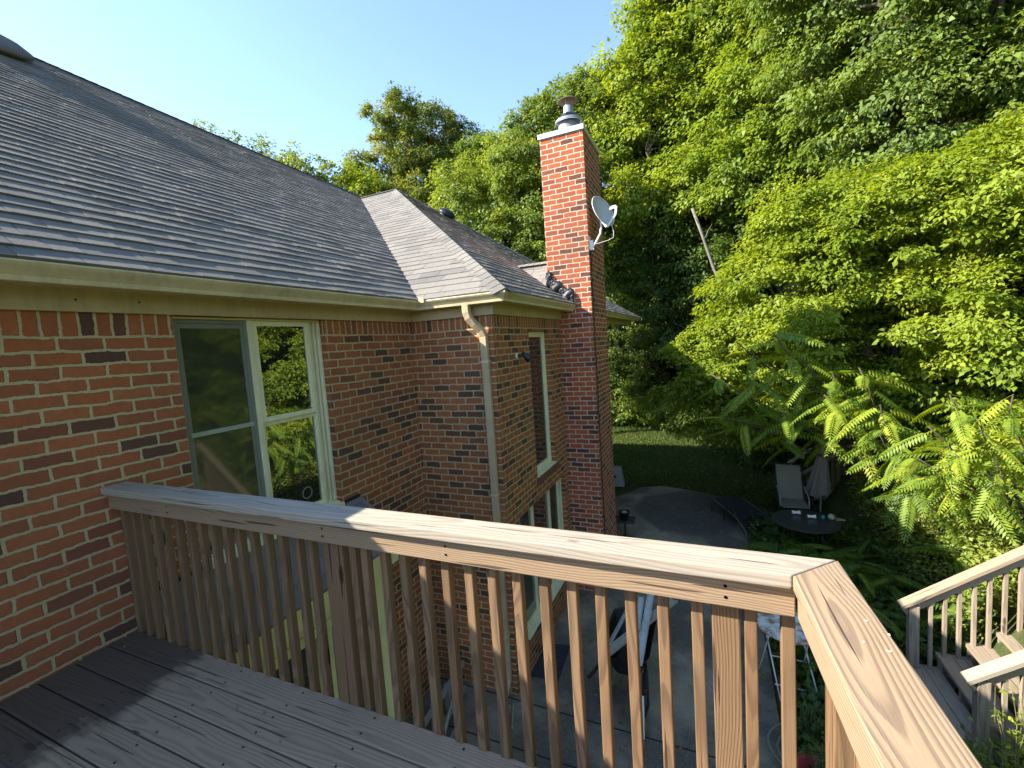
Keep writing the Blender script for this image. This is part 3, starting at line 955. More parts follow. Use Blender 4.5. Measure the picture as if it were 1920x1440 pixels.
# wall lamp
lamp = thing('wall_lamp', 'small dark floodlight on the brick beside the tall wing window', 'lamp', (1.02, 3.10, 1.36))
mb = MB(); mb.lathe((1.02, 3.05, 1.365), [(.035, 0), (.035, .012), (.02, .02)], 16, Matrix(((0, 0, 1), (1, 0, 0), (0, 1, 0)))); mb.build('mounting_plate', M_CREAM, lamp)
mb = MB(); mb.tube([(1.03, 3.05, 1.365), (1.09, 3.07, 1.365), (1.11, 3.12, 1.36)], .011, 8); mb.build('arm', M_BLK, lamp)
mb = MB(); q = Vector((.5, .35, -.55)).to_track_quat('Z', 'Y').to_matrix(); mb.lathe((1.10, 3.12, 1.365), [(.0001, -.045), (.02, -.045), (.028, -.01), (.05, .05), (.052, .075), (.047, .072), (.0001, .05)], 18, q); mb.build('lamp_shade', M_BLK, lamp, smooth=True)

# ------------------------------------------------------------------ deck
deck = thing('wooden_deck', 'raised timber deck with baluster railing against the brick wall', 'deck', (1.7, -.41, 0))
DO = Vector(deck.location)


def local_board(name, poly, z0, z1, ang, mat, parent, org=None, bevel=.004):
    """poly in world xy; object frame rotated by ang about z so grain follows local x"""
    org = Vector((poly[0][0], poly[0][1], (z0+z1)/2)) if org is None else Vector(org)
    c, s_ = math.cos(-ang), math.sin(-ang)
    mb = MB()
    pts = [((x-org.x)*c-(y-org.y)*s_, (x-org.x)*s_+(y-org.y)*c) for x, y in poly]
    mb.prism(pts, z0-org.z, z1-org.z)
    o = mb.build(name, mat)
    o.parent = parent
    o.location = org-rel(parent); o.rotation_euler = (0, 0, ang)
    if bevel:
        m = o.modifiers.new('bevel', 'BEVEL'); m.width = bevel; m.segments = 2; m.limit_method = 'ANGLE'
    return o


def stick(name, p, q, wd, th, mat, parent, upv=(0, 0, 1), bevel=.003, flip=0):
    """board from p to q with local x along its length"""
    p = Vector(p); q = Vector(q); d = (q-p); L_ = d.length; d.normalize()
    sd = Vector(upv).cross(d)
    if sd.length < 1e-4: sd = Vector((0, 1, 0)).cross(d)
    sd.normalize(); u_ = d.cross(sd)
    mb = MB(); mb.box((0, -wd/2, -th/2), (L_, wd/2, th/2))
    o = mb.build(name, mat); o.parent = parent
    m4 = Matrix((d, sd, u_)).transposed().to_4x4()
    m4.translation = p-rel(parent)
    o.matrix_local = m4
    if bevel:
        m = o.modifiers.new('bevel', 'BEVEL'); m.width = bevel; m.segments = 2
    return o


DY = -.4037
for n_ in range(20):
    ya = DY-n_*.144; yb_ = ya-.1375
    j = rnd.uniform(-.0008, .0008)
    local_board('floor_board', [(.012+rnd.uniform(0, .006), yb_), (3.30, yb_), (3.30, ya), (.012, ya)], -.036+j, 0+j, 0, M_DECK, deck,
                org=(rnd.uniform(0, 3), (ya+yb_)/2+rnd.uniform(-.05, .05), -.018), bevel=.005)
mb = MB()
mb.box((.01, DY-.045, -.26), (3.29, DY-.008, -.04)); mb.box((3.25, -3.2, -.26), (3.288, DY-.05, -.04))
for xx in np.arange(.5, 3.1, .42): mb.box((xx, -3.2, -.26), (xx+.04, DY-.05, -.045))
mb.build('floor_frame', M_STEP, deck)
for y_ in (-.60, -3.1): MB().box((3.12, y_, GZ), (3.24, y_+.12, -.27)).build('support_post', M_STEP, deck)
RA = .0588
dx, dy = RA, -1.0
LL = 3.0
local_board('handrail', [(.006, -.4786), (3.2495, -.4786), (3.3705, -.357), (.006, -.357)], .829, .867, 0, M_CAP, deck, org=(1.1, -.40, .872))
ang2 = math.atan2(-1, RA)
local_board('handrail', [(3.2525, -.4786), (3.2525+dx*LL, -.4786-LL), (3.374+dx*LL, -.357-LL), (3.374, -.357)][::-1] if False else
            [(3.2525, -.4790), (3.2525+dx*LL, -.479-LL), (3.374+dx*LL, -.357-LL), (3.3735, -.3575)], .829, .867, ang2, M_NEW, deck, org=(3.32, -.9, .875))
stick('sub_rail', (.01, -.4335, .784), (3.262, -.4335, .784), .037, .088, M_NEW, deck)
stick('sub_rail', (3.2845, -.452, .784), (3.2845+dx*LL, -.452-LL, .784), .037, .088, M_NEW, deck)
bx = [.025, .117, .207, .311, .400, .512, .610, .709, .805, .902, 1.0, 1.094, 1.188, 1.283, 1.382, 1.46, 1.700, 1.764, 1.857, 1.95, 2.047, 2.146, 2.248, 2.341, 2.437, 2.535, 2.63, 2.72, 2.818, 2.912, 3.009, 3.141, 3.234]
for x_ in bx:
    a = rnd.uniform(-.002, .002); tw = rnd.uniform(-.004, .004)
    stick('baluster', (x_+.0165, -.396+a, -.27), (x_+.0165+tw, -.396+a*.5, .827), .033, .033, M_BAL, deck, upv=(0, 1, 0))
for xa, wd in ((1.56, .105), (3.061, .074)):
    stick('post', (xa+wd/2, -.390, -.29), (xa+wd/2, -.390, .8275), .045, wd, M_BAL, deck, upv=(1, 0, 0))
for i in range(24):
    s_ = .10+i*.0977
    if i in (1,):
        stick('post', (3.325+dx*s_, -.46-s_, -.29), (3.325+dx*s_, -.46-s_, .8275), .08, .04, M_BAL, deck, upv=(0, 1, 0)); continue
    stick('baluster', (3.322+dx*s_, -.435-s_, -.27), (3.322+dx*s_, -.435-s_, .827), .033, .033, M_BAL, deck, upv=(0, 1, 0))
# toe-nail screws and splinters on the rails
mb = MB()
for (x_, y_) in [(3.335, -.72), (3.372, -.735), (3.36, -.64), (3.39, -.68), (3.33, -1.02), (3.38, -1.4), (2.9, -.41), (2.0, -.42), (1.2, -.42), (.6, -.41), (1.62, -.43)]:
    for k_ in range(4):
        t = rnd.uniform(0, 3.1)
        mb.bar((x_, y_, .8678), (x_+.005*math.cos(t), y_+.005*math.sin(t), .8686), .0012, .0009)
mb.build('nail_splinter', mat_plain('raw_splinter', (.62, .55, .44), .7), deck)
mb = MB()
for x_ in (.55, 1.61, 2.2, 3.098):
    for z_ in (.768, .80): mb.lathe((x_, -.4525, z_), [(.0001, -.0005), (.0045, -.0005), (.0045, .001)], 10, Matrix(((1, 0, 0), (0, 0, -1), (0, 1, 0))))
for x_ in (.52, .94, 1.36, 1.78, 2.2, 2.62):
    for n_ in range(6):
        for e in (.03, .108): mb.lathe((x_+rnd.uniform(-.01, .01), DY-n_*.144-e, .0012), [(.0001, .0005), (.0045, .0005), (.0048, -.001)], 10)
mb.build('screw_head', M_BLKM, deck)

# ------------------------------------------------------------------ stairs on the right
st = thing('garden_stairs', 'weathered timber stairs with two sloping rails climbing the vine bank', 'stairs', (5.0, 3.6, GZ))
NS = 9; run = .232; rise = .170; sx0 = 4.96; sz0 = -2.25; sy0, sy1 = 3.18, 4.13
for i in range(NS):
    xa = sx0+i*run; za = sz0+i*rise
    for k_ in range(2):
        stick('tread', (xa+.07+k_*.135, sy0-.02, za-.019), (xa+.07+k_*.135, sy1+.02, za-.019), .13, .036, M_STEP, st, upv=(0, 0, 1))
for y_ in (sy0+.02, sy1-.02, (sy0+sy1)/2):
    mb = MB()
    pts = []
    for i in range(NS):
        pts += [(sx0+i*run+.02, sz0+(i-1)*rise-.04), (sx0+i*run+.02, sz0+i*rise-.04)]
    pts += [(sx0+NS*run, sz0+(NS-1)*rise-.04), (sx0+NS*run, sz0+(NS-1)*rise-.30), (sx0+.25, sz0-.40), (sx0+.02, sz0-.40)]
    n = len(pts)
    vs = [(p[0], y_-.019, p[1]) for p in pts]+[(p[0], y_+.019, p[1]) for p in pts]
    mb.add(vs, [tuple(range(n)), tuple(range(2*n-1, n-1, -1))]+[(i, n+i, n+(i+1) % n, (i+1) % n) for i in range(n)])
    mb.build('stringer', M_STEP, st)
sl_ = rise/run
for (y_, xs, zs_, le) in ((4.10, 4.885, -1.585, 1.9), (3.15, 5.045, -1.68, 1.7)):
    d = Vector((1, 0, .76)).normalized()
    p0 = Vector((xs, y_, zs_)); p1 = p0+d*le*1.25
    stick('handrail', p0, p1, .125, .038, M_CAP if y_ < 4 else M_DECK, st, upv=(0, 0, 1))
    stick('sub_rail', p0+Vector((.03, 0, -.062)), p1+Vector((0, 0, -.062)), .036, .08, M_STEP, st)
    stick('post', (xs+.11, y_, sz0-.12), (xs+.11, y_, zs_+.03), .088, .088, M_STEP, st, upv=(0, 1, 0))
    k_ = 1
    while .10+k_*.115 < le-.1:
        xb = xs+.14+k_*.115
        stick('baluster', (xb, y_+.0, sz0-.02+(xb-sx0)*.74-.22), (xb, y_, zs_+(xb-xs)*.76-.075), .034, .034, M_STEP, st, upv=(0, 1, 0))
        k_ += 1

# second timber stair beyond the patio
s2 = thing('far_garden_stairs', 'shaded timber stair flight with picket rail behind the closed umbrella', 'stairs', (5.3, 9.9, GZ))
for (y_, xo) in ((9.9, 0), (11.0, -.05)):
    p0 = Vector((4.84+xo, y_, -1.90)); p1 = p0+Vector((2.3, 0, 1.75))
    stick('handrail', p0, p1, .12, .04, M_CAP, s2)
    stick('stringer', Vector((5.15+xo, y_, -2.50)), Vector((7.4+xo, y_, -.85)), .04, .16, M_STEP, s2)
    for k_ in range(17):
        xb = 5.25+xo+k_*.115
        stick('baluster', (xb, y_, -2.45+(xb-5.2)*.74), (xb, y_, -1.92+(xb-4.84)*.76-.03), .034, .034, M_BAL, s2, upv=(0, 1, 0))
for i in range(8):
    stick('tread', (5.3+i*.235, 9.93, -2.3+i*.175), (5.3+i*.235, 10.97, -2.3+i*.175), .25, .036, M_STEP, s2)
stick('post', (5.22, 9.84, GZ-.1), (5.22, 9.84, -1.2), .09, .09, M_STEP, s2, upv=(0, 1, 0))

# ------------------------------------------------------------------ patio objects
# metal side table with pot
t1 = thing('side_table', 'small square black metal table beside the chimney foot', 'table', (1.52, 6.62, GZ))
mb = MB(); mb.prism([(1.34, 6.42), (1.70, 6.46), (1.68, 6.80), (1.32, 6.77)], GZ+.455, GZ+.462); mb.build('tabletop', mat_plain('smoked_glass', (.06, .065, .06), .12), t1)
mb = MB(); mb.tube([(1.34, 6.42, GZ+.46), (1.70, 6.46, GZ+.46), (1.68, 6.80, GZ+.46), (1.32, 6.77, GZ+.46), (1.34, 6.42, GZ+.46)], .011, 8); mb.build('rim', M_BLKM, t1)
mb = MB(); mb.tube([(1.51, 6.61, GZ+.10), (1.51, 6.61, GZ+.455)], .018, 8); mb.build('pedestal', M_BLKM, t1)
for a in range(4):
    t = a*math.pi/2+.6; mb = MB()
    mb.tube([(1.51, 6.61, GZ+.13), (1.51+.10*math.cos(t), 6.61+.10*math.sin(t), GZ+.11), (1.51+.19*math.cos(t), 6.61+.19*math.sin(t), GZ+.012)], .011, 7); mb.build('leg', M_BLKM, t1)
pt = thing('plant_pot', 'dark round pot with pale rubble sitting on the small metal table', 'pot', (1.5, 6.62, GZ+.463))
mb = MB(); mb.lathe((1.5, 6.62, GZ+.464), [(.0001, 0), (.07, 0), (.10, .14), (.108, .145), (.108, .16), (.095, .16), (.085, .10), (.0001, .09)], 22); mb.build('body', M_BLK, pt, smooth=True)
mb = MB()
for i in range(14):
    a = rnd.uniform(0, 6.3); r_ = rnd.uniform(0, .06)
    mb.tube([(1.5+r_*math.cos(a), 6.62+r_*math.sin(a), GZ+.55), (1.5+r_*math.cos(a)+.01, 6.62+r_*math.sin(a)+.01, GZ+.60+rnd.uniform(0, .03))], [.02, .012], 5)
mb.build('rubble', mat_plain('pale_rubble', (.45, .43, .40), .9), pt)

# pale bin beyond chimney
bn = thing('utility_box', 'weathered white plastic cabinet standing at the lawn edge past the chimney', 'box', (.64, 10.0, GZ))
mb = MB(); mb.add([(.38, 9.78, GZ), (.94, 9.86, GZ), (.90, 10.2, GZ), (.34, 10.1, GZ), (.44, 9.82, GZ+.50), (.86, 9.88, GZ+.50), (.83, 10.14, GZ+.50), (.41, 10.08, GZ+.50)],
                  [(0, 3, 2, 1), (4, 5, 6, 7), (0, 1, 5, 4), (1, 2, 6, 5), (2, 3, 7, 6), (3, 0, 4, 7)])
mb.build('body', mat_plain('dirty_white_plastic', (.30, .29, .25), .6, 0, .15, 8, 0, dirt=(.22, .21, .17)), bn, bevel=.02)
mb = MB(); mb.tube([(.70, 9.83, GZ+.28), (.70, 9.80, GZ+.28)], .035, 14); mb.build('knob', M_BLK, bn)

# chaise lounge
cl = thing('lounge_chair', 'dark folding strap lounger lying low at the patio edge', 'lounger', (3.35, 8.0, GZ))
ad = Vector((.26, -.62, 0)).normalized(); as_ = Vector((ad.y, -ad.x, 0))*-1
c0 = Vector((3.02, 8.72, GZ))
for s_ in (0, 1):
    e = as_*(.60*s_)
    mb = MB(); pts = [c0+e+Vector((0, 0, 0)), c0+e+Vector((0, 0, .24))+ad*.02, c0+e+Vector((0, 0, .28))+ad*.10, c0+e+ad*.75+Vector((0, 0, .29)), c0+e+ad*1.15+Vector((0, 0, .27)), c0+e+ad*1.48+Vector((0, 0, .16)), c0+e+ad*1.58]
    mb.tube(pts, .014, 8); mb.build('side_rail', mat_plain('greenish_tube', (.12, .13, .12), .35, .4), cl, smooth=True)
    mb = MB(); mb.tube([c0+e+ad*.62+Vector((0, 0, .28)), c0+e+ad*.60], .013, 8); mb.build('leg', M_BLKM, cl)
    mb = MB(); mb.tube([c0+e+ad*.75+Vector((0, 0, .29)), c0+e+ad*.80+Vector((0, 0, .40)), c0+e+ad*1.05+Vector((0, 0, .38)), c0+e+ad*1.12+Vector((0, 0, .27))], .012, 8); mb.build('armrest', M_BLKM, cl)
mb = MB()
for i in range(24):
    a_ = c0+ad*(.06+i*.058)+Vector((0, 0, .285 if i < 19 else .285-(i-18)*.025))
    mb.bar(a_, a_+as_*.60, .048, .006)
mb.build('seat_straps', mat_plain('navy_straps', (.014, .017, .032), .5), cl)

# sling chair
chr_ = thing('sling_chair', 'reclining patio chair with pale sling back under the sumac leaves', 'chair', (4.45, 8.7, GZ))
M_SL = mat_plain('pale_sling', (.22, .205, .17), .8, 0, .06, 20)
cy = 8.72
mb = MB(); mb.add([(4.27, cy+.12, GZ+1.06), (4.70, cy+.12, GZ+1.05), (4.72, cy-.14, GZ+.42), (4.29, cy-.14, GZ+.43)], [(0, 1, 2, 3)]); mb.add([(4.27, cy+.128, GZ+1.06), (4.70, cy+.128, GZ+1.05), (4.72, cy-.132, GZ+.42), (4.29, cy-.132, GZ+.43)], [(3, 2, 1, 0)])
mb.build('backrest', M_SL, chr_)
mb = MB(); mb.box((4.29, cy-.62, GZ+.405), (4.76, cy-.145, GZ+.417)); mb.build('seat', M_SL, chr_)
for x_ in (4.265, 4.745):
    mb = MB(); mb.tube([(x_-.01, cy+.14, GZ+1.08), (x_, cy-.14, GZ+.42), (x_+.01, cy-.62, GZ+.41)], .013, 8); mb.build('side_frame', M_BLKM, chr_)
    for (ya, yb_) in ((-.55, -.60), (-.1, .20)):
        mb = MB(); mb.tube([(x_, cy+ya, GZ+.41), (x_, cy+yb_, GZ)], .012, 8); mb.build('leg', M_BLKM, chr_)
    mb = MB(); mb.tube([(x_, cy-.04, GZ+.66), (x_, cy-.35, GZ+.64), (x_, cy-.57, GZ+.58), (x_, cy-.58, GZ+.41)], .013, 8); mb.build('armrest', mat_plain('pale_arm', (.3, .3, .28), .5), chr_)
mb = MB(); mb.tube([(4.255, cy+.14, GZ+1.08), (4.735, cy+.14, GZ+1.07)], .013, 8); mb.build('top_bar', M_BLKM, chr_)

# closed umbrella
um = thing('patio_umbrella', 'closed grey beige patio umbrella hanging in folds', 'umbrella', (5.15, 9.1, GZ))
mb = MB(); mb.tube([(5.10, 9.1, GZ), (5.18, 9.12, GZ+1.7)], .02, 10); mb.build('pole', mat_plain('umbrella_pole', (.3, .29, .27), .5, .3), um)
mb = MB(); vs = []; fs = []
nz_, na = 14, 40
for i in range(nz_+1):
    t = i/nz_; z_ = GZ+.38+(1-t)*1.20
    cx_ = 5.06+(1-t)*.12; rad = .035+.155*t**1.2
    for k in range(na):
        a = 2*math.pi*k/na
        f_ = 1+.38*math.sin(a*5+.4*t)*min(1, t*2.5)
        vs.append((cx_+rad*f_*math.cos(a), 9.1+rad*f_*math.sin(a)*.8, z_+(.05*math.sin(a*5+1) if i == nz_ else 0)))
for i in range(nz_):
    for k in range(na): fs.append((i*na+k, (i+1)*na+k, (i+1)*na+(k+1) % na, i*na+(k+1) % na))
mb.add(vs, fs); mb.build('canopy', mat_plain('faded_canvas', (.27, .235, .21), .85, 0, .12, 6, .1), um, smooth=True)
mb = MB(); mb.lathe((5.18, 9.1, GZ+1.56), [(.0001, .09), (.02, .085), (.03, .06), (.02, .04), (.045, .02), (.05, -.02)], 14); mb.build('finial', mat_plain('finial_grey', (.25, .25, .25), .5), um, smooth=True)

# low round table with oddments
rt_ = thing('patio_table', 'dark round patio table in deep shade under the leaves', 'table', (4.40, 6.75, GZ))
mb = MB(); mb.lathe((4.45, 6.75, GZ+.68), [(.0001, .012), (.47, .012), (.49, .006), (.49, -.01), (.47, -.014), (.0001, -.014)], 40); mb.build('tabletop', mat_plain('dark_table_glass', (.035, .037, .037), .35), rt_)
for a in range(4):
    t = a*math.pi/2+.5; mb = MB(); mb.tube([(4.45+.36*math.cos(t), 6.75+.36*math.sin(t), GZ+.665), (4.45+.42*math.cos(t), 6.75+.42*math.sin(t), GZ)], .014, 8); mb.build('leg', M_BLKM, rt_)
for (nm, lb, ct, x_, y_, r_, col) in (('toy_ball', 'small teal ball on the dark patio table', 'ball', 4.72, 6.85, .035, (.02, .16, .22)), ('gourd', 'pale tan gourd lying on the dark patio table', 'gourd', 4.83, 6.84, .055, (.30, .26, .18))):
    mb = MB(); mb.lathe((x_, y_, GZ+.694+r_), [(r_*math.sin(a_*math.pi/8)+.0001, -r_*math.cos(a_*math.pi/8)) for a_ in range(9)], 18)
    tag(mb.build(nm, mat_plain(nm+'_paint', col, .4), smooth=True), lb, ct)
for i, (x_, y_) in enumerate(((4.30, 6.98), (4.50, 6.84))):
    mb = MB(); mb.tube([(x_, y_, GZ+.73), (x_+.05, y_+.01, GZ+.725), (x_+.12, y_, GZ+.735)], [.032, .02, .034], 10)
    tag(mb.build('white_cup', M_WHT, smooth=True), ('white cup lying on its side below the pale sling chair', 'smaller white cup nearer the middle of the dark table')[i], 'cup')
mb = MB(); mb.bar((4.85, 6.97, GZ+.70), (5.02, 6.88, GZ+.70), .02, .012); mb.bar((4.90, 6.85, GZ+.70), (5.03, 6.88, GZ+.70), .02, .012)
tag(mb.build('garden_fork', mat_plain('bare_wood', (.35, .29, .2), .7)), 'bare wooden utensil forked on the dark table by the gourd', 'tool')

# wheelbarrow
wb = thing('wheelbarrow', 'black wheelbarrow on the patio loaded with metal channels', 'wheelbarrow', (2.15, 3.0, GZ))
zt_ = GZ+.60
def rrect(cx_, cy_, hx, hy, r_, n=6, taper=0):
    pts = []
    for (sx_, sy_, a0) in ((1, 1, 0), (-1, 1, 90), (-1, -1, 180), (1, -1, 270)):
        for k in range(n+1):
            a = R(a0+90*k/n)
            pts.append((cx_+sx_*(hx-r_)+r_*math.cos(a), cy_+sy_*(hy-r_)+r_*math.sin(a)))
    return pts
prof = [(.0, .335, .50, .18), (.012, .345, .51, .18), (.0, .325, .49, .17), (-.03, .31, .475, .17), (-.27, .20, .30, .12)]
mb = MB(); vs = []
for dz, hx, hy, r_ in prof:
    vs += [(x_, y_, zt_+dz) for x_, y_ in rrect(2.17, 3.08-(.04 if dz < -.1 else 0), hx*.74, hy*.92, r_*.8)]
npt = len(vs)//len(prof); fs = []
for i in range(len(prof)-1):
    for k in range(npt): fs.append((i*npt+k, i*npt+(k+1) % npt, (i+1)*npt+(k+1) % npt, (i+1)*npt+k))
fs.append(tuple((len(prof)-1)*npt+k for k in range(npt)))
mb.add(vs, fs)
mb.build('tray', M_BLK, wb, smooth=False)
for s_ in (-1, 1):
    mb = MB(); mb.tube([(2.17+.05*s_, 3.72, GZ+.20), (2.17+.14*s_, 3.2, GZ+.32), (2.17+.22*s_, 2.65, GZ+.52), (2.17+.27*s_, 2.28, GZ+.60)], .018, 8); mb.build('handle', M_BLKM, wb)
    mb = MB(); mb.tube([(2.17+.18*s_, 2.95, GZ+.38), (2.17+.21*s_, 2.80, GZ+.02), (2.17+.19*s_, 2.62, GZ+.02), (2.17+.21*s_, 2.60, GZ+.52)], .016, 8); mb.build('leg', M_BLKM, wb)
mb = MB(); mb.lathe((2.17, 3.75, GZ+.19), [(.10, -.03), (.17, -.04), (.19, -.02), (.19, .02), (.17, .04), (.10, .03)], 24, Matrix(((0, 0, 1), (1, 0, 0), (0, 1, 0)))); mb.build('wheel', M_BLK, wb, smooth=True)


def channel(name, p, q, wd, label, mat):
    p = Vector(p); q = Vector(q); mb = MB(); d = (q-p).normalized(); sd = d.cross(Vector((0, 0, 1))).normalized(); u_ = sd.cross(d)
    mb.bar(p, q, wd, .006); mb.bar(p+sd*wd/2+u_*.014, q+sd*wd/2+u_*.014, .005, .032); mb.bar(p-sd*wd/2+u_*.014, q-sd*wd/2+u_*.014, .005, .032)
    return tag(mb.build(name, mat), label, 'metal channel', 'metal channels in the wheelbarrow')


M_CHN = mat_plain('pale_channel', (.55, .57, .55), .45, .2, .15, 20, 0, dirt=(.38, .37, .32))
channel('metal_channel', (2.34, 2.56, GZ+.63), (2.36, 3.95, GZ+.90), .07, 'long pale metal channel standing highest out of the wheelbarrow', M_CHN)
channel('metal_channel', (2.28, 2.58, GZ+.60), (2.25, 3.50, GZ+.80), .06, 'shorter pale metal channel beside the longest one in the wheelbarrow', M_CHN)
channel('metal_channel', (1.98, 2.62, GZ+.60), (2.62, 3.58, GZ+.78), .085, 'tan metal channel laid diagonally across the wheelbarrow', mat_plain('tan_channel', (.38, .35, .27), .5, .1, .15, 20))
channel('metal_channel', (1.96, 2.66, GZ+.55), (2.10, 3.42, GZ+.66), .03, 'thin grey metal strip along the left edge of the barrow tray', M_CHN)
mb = MB(); mb.bar((2.36, 2.50, GZ+.36), (2.37, 2.36, GZ+.02), .06, .012); tag(mb.build('metal_offcut', M_CHN), 'short pale metal offcut leaning under the wheelbarrow handles', 'offcut')
# door mat
k = NT('rubber_mat'); p_ = k.pos(); v_ = k.n('TexVoronoi'); v_.inputs['Scale'].default_value = 22; k.l(p_, v_.inputs['Vector'])
k.set(k.ramp(v_.outputs['Distance'], [(.2, (.012, .013, .02)), (.5, (.03, .032, .042))]), .75); k.bump(v_.outputs['Distance'], .8, .006)
mb = MB(); mb.prism([(1.03, 2.80), (1.37, 2.82), (1.32, 3.44), (.99, 3.40)][0:2]+[(1.33, 3.45), (1.03, 3.40)], GZ+.002, GZ+.014)
tag(mb.build('door_mat', k.m), 'dark blue patterned rubber mat below the wing window', 'mat')
# folding bistro table
bt = thing('bistro_table', 'rusty white round folding table half hidden by the rail corner', 'table', (3.72, 3.45, GZ))
k = NT('rusty_white_paint'); p_ = k.pos()
c_ = k.mix(k.ramp(k.noise(p_, 9, 5, .7), [(.46, 0), (.60, 1)]), (.62, .63, .60), (.30, .14, .07)); k.set(c_, .5)
tc = (3.76, 3.56)
mb = MB(); mb.lathe((tc[0], tc[1], GZ+.72), [(.0001, .004), (.29, .004), (.30, 0), (.30, -.02), (.285, -.02), (.28, -.004), (.0001, -.004)], 40); mb.build('tabletop', k.m, bt)
for (a, b) in (((-.22, .12), (-.10, -.30)), ((.12, .12), (.26, -.28)), ((-.20, -.24), (-.26, .20)), ((.16, -.2), (.16, .22))):
    mb = MB(); mb.tube([(tc[0]+a[0], tc[1]+a[1], GZ+.70), (tc[0]+b[0], tc[1]+b[1], GZ+.01)], .0075, 7); mb.build('leg', M_WHT, bt)
mb = MB()
for z_, y_ in ((.16, -.21), (.30, .05)): mb.tube([(tc[0]-.15, tc[1]+y_, GZ+z_), (tc[0]+.24, tc[1]+y_, GZ+z_)], .0065, 6)
mb.build('stretcher', M_WHT, bt)
# aluminium ladder against the foot of the wall
ld = thing('aluminium_ladder', 'dull aluminium step ladder lying beside the brick corner', 'ladder', (.45, 1.85, GZ))
M_AL = mat_plain('dull_aluminium', (.40, .41, .38), .45, .5, .15, 15)
for (x_, z_) in ((.50, .06), (.50, .36)):
    stick('side_rail', (x_+.02, .9, GZ+z_), (x_-.06, 2.30, GZ+z_+.03), .03, .06, M_AL, ld, bevel=0)
for i in range(5): stick('rung', (.48-.015*i, 1.15+i*.27, GZ+.08), (.48-.015*i, 1.15+i*.27, GZ+.38), .07, .025, M_AL, ld, upv=(0, 1, 0), bevel=0)
stick('brace', (.62, 1.45, GZ+.03), (.50, 2.05, GZ+.32), .02, .03, M_AL, ld, bevel=0); stick('brace', (.72, 1.05, GZ+.03), (.56, 2.0, GZ+.03), .025, .03, M_AL, ld, bevel=0)
mb = MB(); mb.bar((.99, 2.30, GZ+.02), (1.10, 1.98, GZ+.02), .02, .03); mb.bar((1.02, 2.34, GZ+.02), (1.13, 2.05, GZ+.02), .015, .02)
tag(mb.build('angle_iron', M_AL), 'short grey metal angle lying below the downspout', 'metal strip')
# loops of thin wire on the patio
mb = MB(); pts = [(2.55+.42*math.sin(t*.42)+.05*t, 3.9-.27*t, GZ+.02+.02*math.sin(t*2)) for t in np.arange(0, 9, .4)]
mb.tube(pts, .004, 5); tag(mb.build('loose_wire', mat_plain('grey_wire', (.22, .22, .2), .5), smooth=True), 'thin loose wire curling over the patio beside the wheelbarrow', 'wire')
# coiled hose and pot at bottom
mb = MB(); pts = []
for t in np.arange(0, 19, .3): pts.append((3.86+(.20+.012*t)*math.cos(t), 2.62+(.18+.01*t)*math.sin(t), GZ+.03+.006*t))
mb.tube(pts, .011, 7); tag(mb.build('garden_hose', mat_plain('faded_green_hose', (.16, .20, .15), .5), smooth=True), 'faded hose coiled among weeds below the deck corner', 'hose')
rp = MB(); rp.lathe((3.80, 2.22, GZ), [(.0001, 0), (.13, 0), (.17, .25), (.19, .26), (.19, .29), (.17, .29), (.155, .22), (.0001, .2)], 26)
tag(rp.build('red_pot', mat_plain('red_glaze', (.30, .03, .035), .35), smooth=True), 'dark red plant pot at the foot of the deck corner', 'pot')

# ------------------------------------------------------------------ foliage
RG = np.random.default_rng(11)


def unit(a): return a/np.maximum(np.linalg.norm(a, axis=-1, keepdims=True), 1e-9)


def leaves(P, axis, normal, length, width, fold=.18):
    """kite leaves with a slight fold -> V, F (2 tris joined as quads along the midrib)"""
    n = len(P)
    a = unit(axis); s_ = unit(np.cross(a, normal)); nn = np.cross(s_, a)
    L_ = np.broadcast_to(np.asarray(length).reshape(-1, 1), (n, 1)); W_ = np.broadcast_to(np.asarray(width).reshape(-1, 1), (n, 1))
    b = P; t = P+a*L_-nn*L_*.12; l = P+a*L_*.42-s_*W_/2+nn*W_*fold; r = P+a*L_*.42+s_*W_/2+nn*W_*fold
    V = np.stack([b, r, t, l], 1).reshape(-1, 3)
    F = np.arange(n*4).reshape(n, 4)
    return V, F


def blob_pts(n, c, rad, shell=.55, up_bias=.0):
    d = unit(RG.normal(size=(n, 3)))
    d[:, 2] += up_bias; d = unit(d)
    r = shell+(1-shell)*RG.random((n, 1))**.7
    return np.array(c)+d*r*np.array(rad), d


